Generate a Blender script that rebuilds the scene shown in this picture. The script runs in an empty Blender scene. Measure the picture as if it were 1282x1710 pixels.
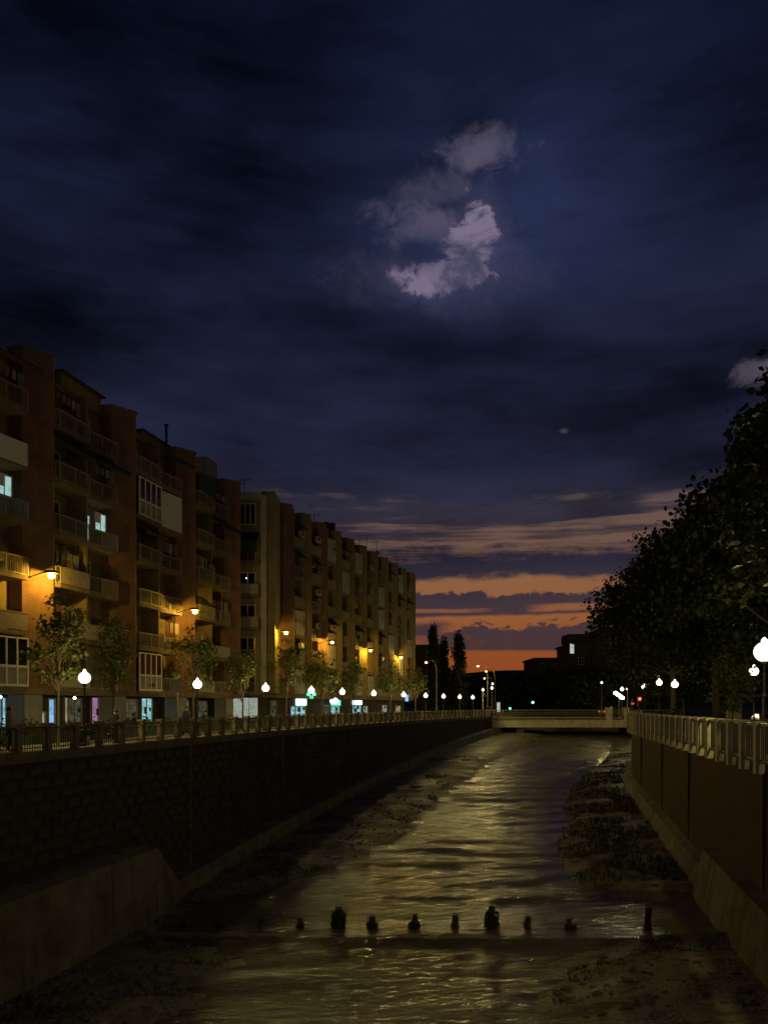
import bpy, math, random
import numpy as np
from mathutils import Vector, Matrix, noise as mnoise

R = math.radians
rng = random.Random(7)
scene = bpy.context.scene
COL = scene.collection
F, CX, HY, EYE = 1290.0, 641.0, 1178.0, 1.62     # focal length in photo pixels, principal column, horizon row, eye height

# ------------------------------------------------------------------ camera
cam_d = bpy.data.cameras.new('camera')
cam_d.sensor_fit = 'VERTICAL'
cam_d.sensor_height = 24.0
cam_d.lens = 24.0 * F / 1710.0
cam_d.shift_y = (HY - 855.0) / 1710.0
cam_d.clip_start = 0.1
cam_d.clip_end = 6000
cam = bpy.data.objects.new('camera', cam_d)
COL.objects.link(cam)
cam.location = (0, 0, EYE)
cam.rotation_euler = (R(90), 0, 0)
scene.camera = cam

# ------------------------------------------------------------------ render / exposure
scene.render.engine = 'CYCLES'
scene.cycles.use_denoising = True
try:
    scene.cycles.denoiser = 'OPENIMAGEDENOISE'
except Exception:
    pass
scene.cycles.max_bounces = 6
scene.cycles.diffuse_bounces = 3
scene.cycles.glossy_bounces = 3
scene.cycles.transmission_bounces = 3
scene.cycles.transparent_max_bounces = 6
scene.cycles.volume_bounces = 0
scene.cycles.sample_clamp_indirect = 3.0
scene.cycles.caustics_reflective = False
scene.cycles.caustics_refractive = False
vs = scene.view_settings
vs.view_transform = 'Standard'
vs.look = 'None'
vs.exposure = 0.0
vs.gamma = 1.0
vs.use_curve_mapping = False

SUN_AZ, SUN_EL = 9.0, 0.8          # degrees: azimuth measured from +Y towards +X

# ------------------------------------------------------------------ world: dusk sky with broken cloud
world = bpy.data.worlds.new('World')
scene.world = world
world.use_nodes = True
WT = world.node_tree
WT.nodes.clear()


class X:
    """tiny expression wrapper: arithmetic on shader sockets"""
    tree = WT

    def __init__(self, s):
        self.s = s

    @staticmethod
    def m(op, a, b=None, c=None, clamp=False):
        n = X.tree.nodes.new('ShaderNodeMath')
        n.operation = op
        n.use_clamp = clamp
        for i, v in enumerate((a, b, c)):
            if v is None:
                continue
            if isinstance(v, X):
                X.tree.links.new(v.s, n.inputs[i])
            else:
                n.inputs[i].default_value = v
        return X(n.outputs[0])

    def __add__(s, o): return X.m('ADD', s, o)
    def __radd__(s, o): return X.m('ADD', o, s)
    def __sub__(s, o): return X.m('SUBTRACT', s, o)
    def __rsub__(s, o): return X.m('SUBTRACT', o, s)
    def __mul__(s, o): return X.m('MULTIPLY', s, o)
    def __rmul__(s, o): return X.m('MULTIPLY', o, s)
    def __truediv__(s, o): return X.m('DIVIDE', s, o)


def ss(a, b, x):
    n = X.tree.nodes.new('ShaderNodeMapRange')
    n.interpolation_type = 'SMOOTHSTEP'
    n.inputs['From Min'].default_value = a
    n.inputs['From Max'].default_value = b
    X.tree.links.new(x.s, n.inputs['Value'])
    return X(n.outputs['Result'])


def xmax(a, b): return X.m('MAXIMUM', a, b)
def xmin(a, b): return X.m('MINIMUM', a, b)


def xnoise(vec, scale, detail=5, rough=0.55, dist=0.0, off=(0, 0, 0)):
    vm = X.tree.nodes.new('ShaderNodeVectorMath')
    vm.operation = 'MULTIPLY_ADD'
    X.tree.links.new(vec, vm.inputs[0])
    vm.inputs[1].default_value = scale
    vm.inputs[2].default_value = off
    n = X.tree.nodes.new('ShaderNodeTexNoise')
    n.inputs['Scale'].default_value = 1.0
    n.inputs['Detail'].default_value = detail
    n.inputs['Roughness'].default_value = rough
    n.inputs['Distortion'].default_value = dist
    X.tree.links.new(vm.outputs[0], n.inputs['Vector'])
    return X(n.outputs[0])


def xramp(x, lo, hi, stops):
    n = X.tree.nodes.new('ShaderNodeValToRGB')
    el = n.color_ramp.elements
    while len(el) < len(stops):
        el.new(0.5)
    for e, (p, c) in zip(el, stops):
        e.position = (p - lo) / (hi - lo)
        e.color = (*c, 1)
    fac = (x - lo) / (hi - lo)
    X.tree.links.new(fac.s, n.inputs[0])
    return n.outputs[0]


def xmix(f, a, b, blend='MIX'):
    n = X.tree.nodes.new('ShaderNodeMix')
    n.data_type = 'RGBA'
    n.blend_type = blend
    if isinstance(f, X):
        X.tree.links.new(f.s, n.inputs[0])
    else:
        n.inputs[0].default_value = f
    for i, v in ((6, a), (7, b)):
        if isinstance(v, tuple):
            n.inputs[i].default_value = (*v, 1)
        else:
            X.tree.links.new(v, n.inputs[i])
    return n.outputs[2]


def build_sky():
    tc = WT.nodes.new('ShaderNodeTexCoord')
    d = tc.outputs['Generated']
    sp = WT.nodes.new('ShaderNodeSeparateXYZ')
    WT.links.new(d, sp.inputs[0])
    dx, dy, dz = (X(o) for o in sp.outputs)
    E = X.m('ARCSINE', dz) * (180 / math.pi)
    AZ = X.m('ARCTAN2', dx, dy) * (180 / math.pi)
    hyp = X.m('SQRT', dx * dx + dy * dy + 1e-6)
    sx = dx / hyp
    cy = dy / hyp
    # noises
    lump = xnoise(d, (15, 15, 34), 5, 0.6) - 0.5
    fine = xnoise(d, (34, 34, 90), 4, 0.6, off=(3, 1, 7)) - 0.5
    broad = xnoise(d, (2.6, 2.6, 7.5), 3, 0.5, off=(4.3, 2.2, 1.7))
    mid = xnoise(d, (5.5, 5.5, 17), 6, 0.6, 0.4, off=(1.3, 7.7, 0.2))
    streak = xnoise(d, (3.4, 3.4, 62), 5, 0.6, 0.25, off=(9.1, 2.0, 5.0))
    streak2 = xnoise(d, (5.0, 5.0, 40), 5, 0.62, 0.3, off=(2.1, 5.0, 8.0))
    # clear sky behind the clouds: twilight arch, weaker away from the sunset
    arch = xramp(E, 0, 60, [(0, (.145, .022, .011)), (2.2, (.18, .034, .015)), (4.0, (.20, .047, .019)),
                            (6.3, (.235, .078, .030)), (9.2, (.230, .100, .048)), (11.5, (.145, .080, .058)),
                            (14.5, (.098, .065, .066)), (20, (.080, .062, .085)), (27, (.17, .138, .215)), (34, (.19, .155, .235)),
                            (60, (.07, .07, .13))])
    sky = WT.nodes.new('ShaderNodeTexSky')
    sky.sky_type = 'NISHITA'
    sky.sun_disc = False
    sky.sun_elevation = R(SUN_EL)
    sky.sun_rotation = R(SUN_AZ)
    away = ss(-1.0, 0.75, cy) * 0.8 + 0.2
    clear = xmix(away, (.02, .02, .035), arch)
    nish = xmix(1.0, sky.outputs[0], (.004, .004, .004), 'MULTIPLY')
    clear = xmix(1.0, clear, nish, 'ADD')
    # cloud decks
    cu = X.m('ABSOLUTE', xnoise(d, (13, 13, 20), 2, 0.5, off=(6, 0, 2)) - 0.5) * .75 + X.m('ABSOLUTE', xnoise(d, (36, 36, 70), 4, 0.55, off=(1, 5, 2)) - 0.5) * 1.1 - .2
    bandA = ss(4.0, 4.22, E + fine * 0.25 + sx * 0.6) * (1 - ss(-0.12, 0.14, E - (5.55 + cu * 3.0 + sx * 2.4 + lump * 0.5)))
    bandA = bandA * ss(-0.02, 0.13, sx + lump * 0.25)
    littl = ss(5.0, 5.25, E + fine * 0.5) * (1 - ss(5.7, 6.3, E + lump * 2.0)) * (1 - ss(0.06, 0.10, sx + fine * .05)) * ss(-.9, .03, sx)
    bandB = ss(6.35, 6.6, E + fine * 0.35 - sx * 0.7) * (1 - ss(-0.12, 0.16, E - (8.25 + cu * 2.2 + lump * 0.6)))
    slot = ss(0.16, 0.22, sx + lump * .12) * (1 - ss(.12, .34, X.m('ABSOLUTE', E - 7.05 + lump * .7)))
    slot2 = (1 - ss(0.10, 0.14, sx + fine * .08)) * (1 - ss(.08, .2, X.m('ABSOLUTE', E - 6.95 + lump * .3)))
    bandB = bandB * (1 - slot * 0.9) * (1 - slot2 * .7)
    bandC = ss(9.1, 9.75, E + fine * 0.8 + lump * 1.6 + X.m('ABSOLUTE', sx - .17) * 3.0) * (1 - ss(10.7, 11.7, E + lump * 2.2 + (streak - .5) * 3.4))
    wisps = ss(0.44, 0.58, streak * .7 + streak2 * .3 + lump * .12 + (E - 11.4) * 0.020) * ss(10.3, 11.2, E) * 0.92
    wisp0 = ss(0.60, 0.68, streak2) * ss(8.1, 8.6, E) * ss(.14, .2, sx) * .8
    deck = ss(13.2, 14.9, E + lump * 3.2 + (streak2 - .5) * 4.5 + (mid - .5) * 3.0)
    D = xmax(xmax(xmax(bandA, bandB), xmax(bandC, wisps)), xmax(deck, xmax(littl, wisp0)))
    # breaks in the overcast
    wob = xnoise(d, (13, 13, 17), 7, 0.62, 0.6, off=(0.4, 8.8, 3.1)) - 0.5
    wob2 = xnoise(d, (34, 34, 44), 8, 0.72, 0.8, off=(7.4, 1.8, 6.1)) - 0.5

    def hole(az, el, ra, re, w1=1.1, w2=1.0):
        a = (AZ - az) / ra
        e = (E - el) / re
        return X.m('SQRT', a * a + e * e) + wob * (w1 * 2.6) + wob2 * (w2 * 2.0)

    def blob(az, el, ra, re):
        a = (AZ - az) / ra
        e = (E - el) / re
        return X.m('EXPONENT', (a * a + e * e) * -1.0)

    wob3 = xnoise(d, (17, 17, 24), 6, 0.65, 0.7, off=(2.9, 4.1, 9.3)) - 0.5
    dA = (xmin(hole(4.4, 29.0, 5.4, 1.35, .75, .85), hole(6.4, 30.4, 2.5, 2.6, .75, .85)))
    hA = xmax((1 - ss(0.55, 0.95, dA)) * (1.05 - ss(-.13, .16, wob3 + wob2 * .4) * .75), (1 - ss(0.3, 1.9, dA)) * .17)
    hB = (1 - ss(0.1, 1.6, hole(3.6, 31.7, 3.2, 1.5, 1.2, 1.3))) * 0.36
    hC = (1 - ss(0.1, 1.5, hole(7.3, 35.5, 2.6, 0.95, 1.1, 1.2))) * 0.42
    hD = (1 - ss(0.0, 1.7, hole(3.6, 33.4, 2.6, 1.0, 1.3, 1.3))) * 0.2
    hE = (1 - ss(0.3, 1.0, hole(13.05, 19.1, .75, .38, .8, .9))) * 0.8
    hF = (1 - ss(0.3, 1.2, hole(25.8, 21.4, 1.9, 1.0, 1.0, 1.0))) * 0.7
    hG = (1 - ss(0.3, 1.2, hole(25.6, 18.6, .9, .9, 1.0, 1.0))) * 0.4
    H = xmax(xmax(xmax(hA, hB), xmax(hC, hD)), xmax(xmax(hE, hF), hG))
    H = H * (1 - blob(2.9, 30.4, 1.9, 0.9) * 0.9) * (1.0 - ss(-.05, .2, wob3) * .3)
    D = X.m('MULTIPLY', D, 1 - H, clamp=True)
    # cloud colour
    cc = xramp(E, 0, 60, [(0, (.070, .030, .026)), (5, (.060, .034, .038)), (7.5, (.052, .035, .045)),
                          (10, (.029, .024, .041)), (13, (.021, .020, .037)), (17, (.0108, .0120, .0275)),
                          (30, (.0072, .0102, .0275)), (40, (.0040, .0062, .0180)), (60, (.0034, .0050, .014))])
    shade = ss(0.32, 0.70, broad * 0.58 + mid * 0.24 + streak2 * .18) * 1.6 + 0.15
    lowk = ss(7, 15, E)
    shade = lowk * shade + (1 - lowk) * (mid * 0.5 + 0.75)
    glow = blob(8.5, 33.5, 9.5, 5.0) * 1.5 * ss(.3, .72, mid) + blob(5, 30.0, 6.5, 3.6) * 1.0 + blob(17, 34, 8, 5) * .4
    shade = shade + glow
    shv = WT.nodes.new('ShaderNodeCombineXYZ')
    for i in range(3):
        WT.links.new(shade.s, shv.inputs[i])
    cc = xmix(1.0, cc, shv.outputs[0], 'MULTIPLY')
    # thin edges of the breaks are lit pale
    cmix = xmix(X.m('MULTIPLY', D, 1.0, clamp=True), clear, cc)
    bg = WT.nodes.new('ShaderNodeBackground')
    bg.inputs['Strength'].default_value = 1.0
    WT.links.new(cmix, bg.inputs['Color'])
    out = WT.nodes.new('ShaderNodeOutputWorld')
    WT.links.new(bg.outputs[0], out.inputs['Surface'])


build_sky()

sun_d = bpy.data.lights.new('sun', 'SUN')
sun_d.energy = 0.02
sun_d.angle = R(12)
sun_d.color = (1.0, .5, .28)
sun = bpy.data.objects.new('sun', sun_d)
COL.objects.link(sun)
_sd = Vector((math.sin(R(SUN_AZ)) * math.cos(R(SUN_EL)), math.cos(R(SUN_AZ)) * math.cos(R(SUN_EL)), math.sin(R(SUN_EL))))
sun.rotation_euler = _sd.to_track_quat('Z', 'Y').to_euler()

# ------------------------------------------------------------------ materials
MATS = {}


def mat(name, col, rough=0.8, var=0.35, scale=3.0, bump=0.0, bscale=None, spec=0.3, metal=0.0, col2=None, stretch=(1, 1, 1), coords='Object', streaks=0.0):
    if name in MATS:
        return MATS[name]
    m = bpy.data.materials.new(name)
    m.use_nodes = True
    t = m.node_tree
    p = t.nodes['Principled BSDF']
    p.inputs['Roughness'].default_value = rough
    p.inputs['Metallic'].default_value = metal
    p.inputs['Specular IOR Level'].default_value = spec
    X.tree = t
    tc = t.nodes.new('ShaderNodeTexCoord').outputs[coords]
    n1 = xnoise(tc, tuple(scale * s for s in stretch), 6, 0.6)
    n2 = xnoise(tc, tuple(scale * 0.17 * s for s in stretch), 3, 0.5, off=(5, 3, 1))
    k = n1 * 0.6 + n2 * 0.4
    c2 = col2 or tuple(c * (1 - var) for c in col)
    c1 = tuple(min(1, c * (1 + var)) for c in col)
    c = xmix(ss(.3, .7, k), c2, c1)
    if streaks:
        n3 = xnoise(tc, (2.2, 2.2, .12), 4, .6, off=(2, 9, 4))
        c = xmix(ss(.52, .75, n3) * streaks, c, tuple(x * .35 for x in col))
    t.links.new(c, p.inputs['Base Color'])
    if bump:
        b = t.nodes.new('ShaderNodeBump')
        b.inputs['Strength'].default_value = bump
        b.inputs['Distance'].default_value = 0.03
        nb = xnoise(tc, tuple((bscale or scale * 6) * s for s in stretch), 5, .65)
        t.links.new(nb.s, b.inputs['Height'])
        t.links.new(b.outputs[0], p.inputs['Normal'])
    MATS[name] = m
    return m


def brickmat(name, c1, c2, mortar, bw, bh, ms, rough=.85, coords='UV', bump=.6, streaks=0.4):
    m = bpy.data.materials.new(name)
    m.use_nodes = True
    t = m.node_tree
    p = t.nodes['Principled BSDF']
    p.inputs['Roughness'].default_value = rough
    p.inputs['Specular IOR Level'].default_value = .25
    X.tree = t
    tc = t.nodes.new('ShaderNodeTexCoord').outputs[coords]
    if coords == 'Object':
        sp = t.nodes.new('ShaderNodeSeparateXYZ')
        t.links.new(tc, sp.inputs[0])
        cb = t.nodes.new('ShaderNodeCombineXYZ')
        xx = X(sp.outputs[0]) * .87 - X(sp.outputs[1]) * .5
        t.links.new(xx.s, cb.inputs[0])
        t.links.new(sp.outputs[2], cb.inputs[1])
        tc = cb.outputs[0]
    b = t.nodes.new('ShaderNodeTexBrick')
    b.inputs['Scale'].default_value = 1
    b.inputs['Brick Width'].default_value = bw
    b.inputs['Row Height'].default_value = bh
    b.inputs['Mortar Size'].default_value = ms
    b.inputs['Color1'].default_value = (*c1, 1)
    b.inputs['Color2'].default_value = (*c2, 1)
    b.inputs['Mortar'].default_value = (*mortar, 1)
    t.links.new(tc, b.inputs['Vector'])
    n = xnoise(tc, (.8, .8, .8), 5, .6)
    c = xmix(ss(.35, .75, n) * .6, b.outputs[0], tuple(x * .5 for x in c1))
    if streaks:
        n3 = xnoise(tc, (1.6, .1, 1), 4, .6, off=(2, 9, 4))
        c = xmix(ss(.5, .75, n3) * streaks, c, tuple(x * .35 for x in c1))
    t.links.new(c, p.inputs['Base Color'])
    nf = xnoise(tc, (14, 14, 14), 4, .6)
    h = X(b.outputs['Fac']) * -1.0 + nf * .5
    bp = t.nodes.new('ShaderNodeBump')
    bp.inputs['Strength'].default_value = bump
    bp.inputs['Distance'].default_value = .03
    t.links.new(h.s, bp.inputs['Height'])
    t.links.new(bp.outputs[0], p.inputs['Normal'])
    MATS[name] = m
    return m


def emit(name, col, strength, pattern=0.0, scale=2.0):
    if name in MATS:
        return MATS[name]
    m = bpy.data.materials.new(name)
    m.use_nodes = True
    t = m.node_tree
    t.nodes.clear()
    X.tree = t
    e = t.nodes.new('ShaderNodeEmission')
    e.inputs['Color'].default_value = (*col, 1)
    e.inputs['Strength'].default_value = strength
    if pattern:
        tc = t.nodes.new('ShaderNodeTexCoord').outputs['Object']
        n = xnoise(tc, (scale * 2.2, scale * 2.2, scale * .6), 3, .5)
        n2 = xnoise(tc, (scale * .8, scale * .8, scale * 3), 2, .5, off=(4, 4, 1))
        k = ss(.36, .6, n * .5 + n2 * .5) * pattern + (1 - pattern)
        s = k * strength
        t.links.new(s.s, e.inputs['Strength'])
    o = t.nodes.new('ShaderNodeOutputMaterial')
    t.links.new(e.outputs[0], o.inputs[0])
    MATS[name] = m
    return m


def lamp_glass(name, col, strength):
    m = bpy.data.materials.new(name)
    m.use_nodes = True
    t = m.node_tree
    t.nodes.clear()
    e = t.nodes.new('ShaderNodeEmission')
    e.inputs['Color'].default_value = (*col, 1)
    e.inputs['Strength'].default_value = strength
    tr = t.nodes.new('ShaderNodeBsdfTransparent')
    ad = t.nodes.new('ShaderNodeAddShader')
    t.links.new(e.outputs[0], ad.inputs[0])
    t.links.new(tr.outputs[0], ad.inputs[1])
    o = t.nodes.new('ShaderNodeOutputMaterial')
    t.links.new(ad.outputs[0], o.inputs[0])
    MATS[name] = m


def bulb(parent, loc, watts, col, radius=.06):
    l = bpy.data.lights.new('bulb', 'POINT')
    l.energy = watts
    l.color = col
    l.shadow_soft_size = radius
    o = bpy.data.objects.new('bulb', l)
    COL.objects.link(o)
    o.parent = parent
    o.location = loc
    return o


def leafmat(name, c1, c2):
    m = bpy.data.materials.new(name)
    m.use_nodes = True
    t = m.node_tree
    t.nodes.clear()
    X.tree = t
    g = t.nodes.new('ShaderNodeNewGeometry')
    c = xmix(X(g.outputs['Random Per Island']), c1, c2)
    d = t.nodes.new('ShaderNodeBsdfPrincipled')
    d.inputs['Roughness'].default_value = .55
    d.inputs['Specular IOR Level'].default_value = .3
    tr = t.nodes.new('ShaderNodeBsdfTranslucent')
    t.links.new(c, d.inputs['Base Color'])
    t.links.new(c, tr.inputs['Color'])
    mx = t.nodes.new('ShaderNodeMixShader')
    mx.inputs[0].default_value = .3
    t.links.new(d.outputs[0], mx.inputs[1])
    t.links.new(tr.outputs[0], mx.inputs[2])
    o = t.nodes.new('ShaderNodeOutputMaterial')
    t.links.new(mx.outputs[0], o.inputs[0])
    MATS[name] = m
    return m


mat('concrete', (.15, .135, .105), .85, .5, 1.0, .6, 9, streaks=.9)
mat('pale_concrete', (.50, .46, .32), .85, .25, 2.0, .3, 14, streaks=.3)
mat('coping', (.13, .115, .09), .9, .4, 2.5, .5, 12)
mat('brown_stone', (.17, .135, .08), .85, .4, 2.0, .4, 14, streaks=.4)
mat('paving', (.26, .24, .21), .8, .25, 2.0, .2, 16)
mat('asphalt', (.05, .05, .05), .75, .3, 6, .3, 40)
mat('earth', (.07, .06, .045), .95, .4, .6, .3, 8)
mat('iron', (.018, .018, .018), .45, .3, 8, spec=.5)
mat('dark_iron', (.03, .032, .03), .5, .3, 8, spec=.5)
mat('galvanised', (.25, .25, .24), .5, .2, 6, metal=.6)
mat('ochre_plaster', (.185, .142, .066), .9, .22, .9, .15, 20, streaks=.5)
mat('cream_plaster', (.185, .155, .090), .9, .2, .9, .15, 20, streaks=.5)
mat('grey_plaster', (.28, .27, .25), .9, .25, .9, .15, 20, streaks=.5)
mat('white_plaster', (.36, .34, .28), .9, .15, .9, .1, 20, streaks=.3)
mat('slab', (.15, .115, .068), .9, .3, 1.5, .2, 20, streaks=.4)
mat('white_paint', (.55, .53, .48), .5, .12, 3)
mat('rail_paint', (.21, .19, .14), .5, .2, 3)
mat('glass', (.012, .014, .016), .08, .2, 2, spec=.6)
mat('blind', (.17, .12, .07), .8, .2, 2, stretch=(1, 1, 12))
mat('grey_blind', (.22, .21, .2), .8, .2, 2, stretch=(1, 1, 12))
mat('awning_green', (.02, .045, .03), .9, .3, 3, .3, 9)
mat('awning_rust', (.10, .045, .03), .9, .3, 3, .3, 9)
mat('cloth_white', (.55, .54, .52), .9, .1, 2, .3, 6)
mat('roof_dark', (.05, .04, .035), .9, .3, 1)
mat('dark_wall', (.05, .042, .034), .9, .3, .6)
mat('bark', (.075, .055, .04), .95, .4, 5, .7, 24, stretch=(2, 2, .4))
mat('stake_wood', (.05, .042, .033), .8, .4, 6, .7, 30)
mat('weed', (.03, .034, .018), .9, .5, 9)
mat('coat', (.008, .008, .009), .9, .3, 6)
mat('shirt', (.13, .11, .085), .9, .15, 6)
mat('trousers', (.015, .016, .02), .9, .3, 6)
mat('skin', (.36, .22, .15), .6, .1, 4)
mat('hair', (.02, .014, .01), .6, .3, 12)
mat('car_grey', (.10, .10, .11), .28, .1, 2, spec=.6)
mat('car_dark', (.02, .02, .025), .25, .1, 2, spec=.6)
mat('car_white', (.5, .5, .48), .3, .1, 2, spec=.6)
mat('tyre', (.015, .015, .015), .9, .2, 5)
mat('hub', (.3, .3, .3), .4, .2, 5, metal=.8)
mat('hill', (.035, .04, .025), .95, .5, .02)
mat('sign_back', (.2, .2, .2), .6, .2, 4)
brickmat('brick', (.19, .095, .055), (.155, .075, .045), (.21, .155, .105), .25, .075, .012, coords='Object', bump=.35, streaks=.3)
brickmat('masonry', (.058, .050, .038), (.045, .039, .030), (.03, .026, .02), .83, .42, .03)
brickmat('smooth_wall', (.078, .048, .032), (.070, .043, .029), (.05, .034, .025), 2.4, 1.2, .02, bump=.3)
mat('stone', (.062, .053, .041), .9, .55, .55, .9, 10, streaks=.6)
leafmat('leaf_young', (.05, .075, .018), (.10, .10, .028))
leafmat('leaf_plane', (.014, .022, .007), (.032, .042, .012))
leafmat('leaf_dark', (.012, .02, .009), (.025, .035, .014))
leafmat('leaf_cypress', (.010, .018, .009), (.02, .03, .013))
leafmat('leaf_hedge', (.018, .03, .012), (.035, .05, .02))

lamp_glass('globe_light', (1.0, .90, .68), 1.7)
lamp_glass('globe_light_strong', (1.0, .92, .72), 1.9)
lamp_glass('sodium_light', (1.0, .72, .30), 3.2)
lamp_glass('far_sodium', (1.0, .74, .36), 2.6)
GLOBE_COL, SODIUM_COL = (1.0, .80, .27), (1.0, .55, .05)
emit('flood_light', (1.0, .93, .72), 28.0)
emit('shop_cyan', (.42, .85, .92), 0.75, .55)
emit('shop_blue', (.30, .62, 1.0), 0.9, .4)
emit('shop_green', (.55, .85, .55), .28, .5)
emit('shop_pink', (.80, .40, .80), .42, .35)
emit('shop_warm', (1.0, .80, .42), .38, .6)
emit('shop_white', (.80, .92, .74), .38, .3)
emit('shop_dim', (.8, .75, .45), .10, .8)
emit('sign_cyan', (.55, 1.0, .98), 2.4, .35, 1.5)
emit('sign_white', (.85, 1.0, .97), 2.6)
emit('sign_green', (.15, 1.0, .55), 1.5)
emit('sign_blue', (.35, .6, 1.0), 1.0)
emit('window_cyan', (.55, .88, .85), .62, .35, 1.2)
emit('window_warm', (1.0, .7, .35), .3, .5)
emit('spot', (1.0, .95, .8), 14.0)
emit('spot_blue', (.6, .75, 1.0), 14.0)
emit('red_light', (1.0, .03, .02), 14.0)
emit('red_small', (1.0, .08, .03), 1.5)
emit('green_light', (.05, 1.0, .55), 7.0)
emit('cyan_light', (.2, 1.0, .95), 9.0)
emit('lit_panel', (.9, .95, .85), .6, .4, .6)
emit('headlight', (1, .95, .8), 3.0)


def river_bed_material():
    m = bpy.data.materials.new('river_bed')
    m.use_nodes = True
    t = m.node_tree
    p = t.nodes['Principled BSDF']
    X.tree = t
    tc = t.nodes.new('ShaderNodeTexCoord').outputs['Object']
    a = xnoise(tc, (.35, .7, 1), 6, .65, .3)
    b = xnoise(tc, (7, 9, 5), 5, .7)
    v = t.nodes.new('ShaderNodeTexVoronoi')
    v.inputs['Scale'].default_value = 7
    t.links.new(tc, v.inputs['Vector'])
    k = ss(.3, .7, a * .6 + b * .4)
    c = xmix(k, (.085, .073, .048), (.24, .205, .135))
    g = xnoise(tc, (.55, 1.3, 1), 5, .7, .4, off=(7, 2, 0))
    c = xmix(ss(.52, .62, g) * .8, c, (.028, .034, .014))
    t.links.new(c, p.inputs['Base Color'])
    r = ss(.35, .65, a) * .45 + .42
    t.links.new(r.s, p.inputs['Roughness'])
    h = X(v.outputs['Distance']) * .8 + b * .9
    bp = t.nodes.new('ShaderNodeBump')
    bp.inputs['Strength'].default_value = .8
    bp.inputs['Distance'].default_value = .06
    t.links.new(h.s, bp.inputs['Height'])
    t.links.new(bp.outputs[0], p.inputs['Normal'])
    MATS['river_bed'] = m


def water_material():
    m = bpy.data.materials.new('water')
    m.use_nodes = True
    t = m.node_tree
    p = t.nodes['Principled BSDF']
    X.tree = t
    p.inputs['Base Color'].default_value = (.10, .085, .042, 1)
    p.inputs['Roughness'].default_value = .15
    p.inputs['IOR'].default_value = 1.55
    tc = t.nodes.new('ShaderNodeTexCoord').outputs['Object']
    rapid = ss(.40, .58, xnoise(tc, (.07, .40, 0), 4, .6, .25))
    a = xnoise(tc, (.55, 1.7, 1), 5, .6, .7)
    b = xnoise(tc, (1.9, 4.6, 1), 5, .62, .6, off=(3, 3, 3))
    h = a * .52 + b * .48
    bp = t.nodes.new('ShaderNodeBump')
    an = t.nodes.new('ShaderNodeAttribute')
    an.attribute_name = 'chop'
    st = (rapid * .72 + .26) * X(an.outputs['Fac'])
    t.links.new(st.s, bp.inputs['Strength'])
    bp.inputs['Distance'].default_value = .6
    t.links.new(h.s, bp.inputs['Height'])
    t.links.new(bp.outputs[0], p.inputs['Normal'])
    MATS['water'] = m


river_bed_material()
water_material()


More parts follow.
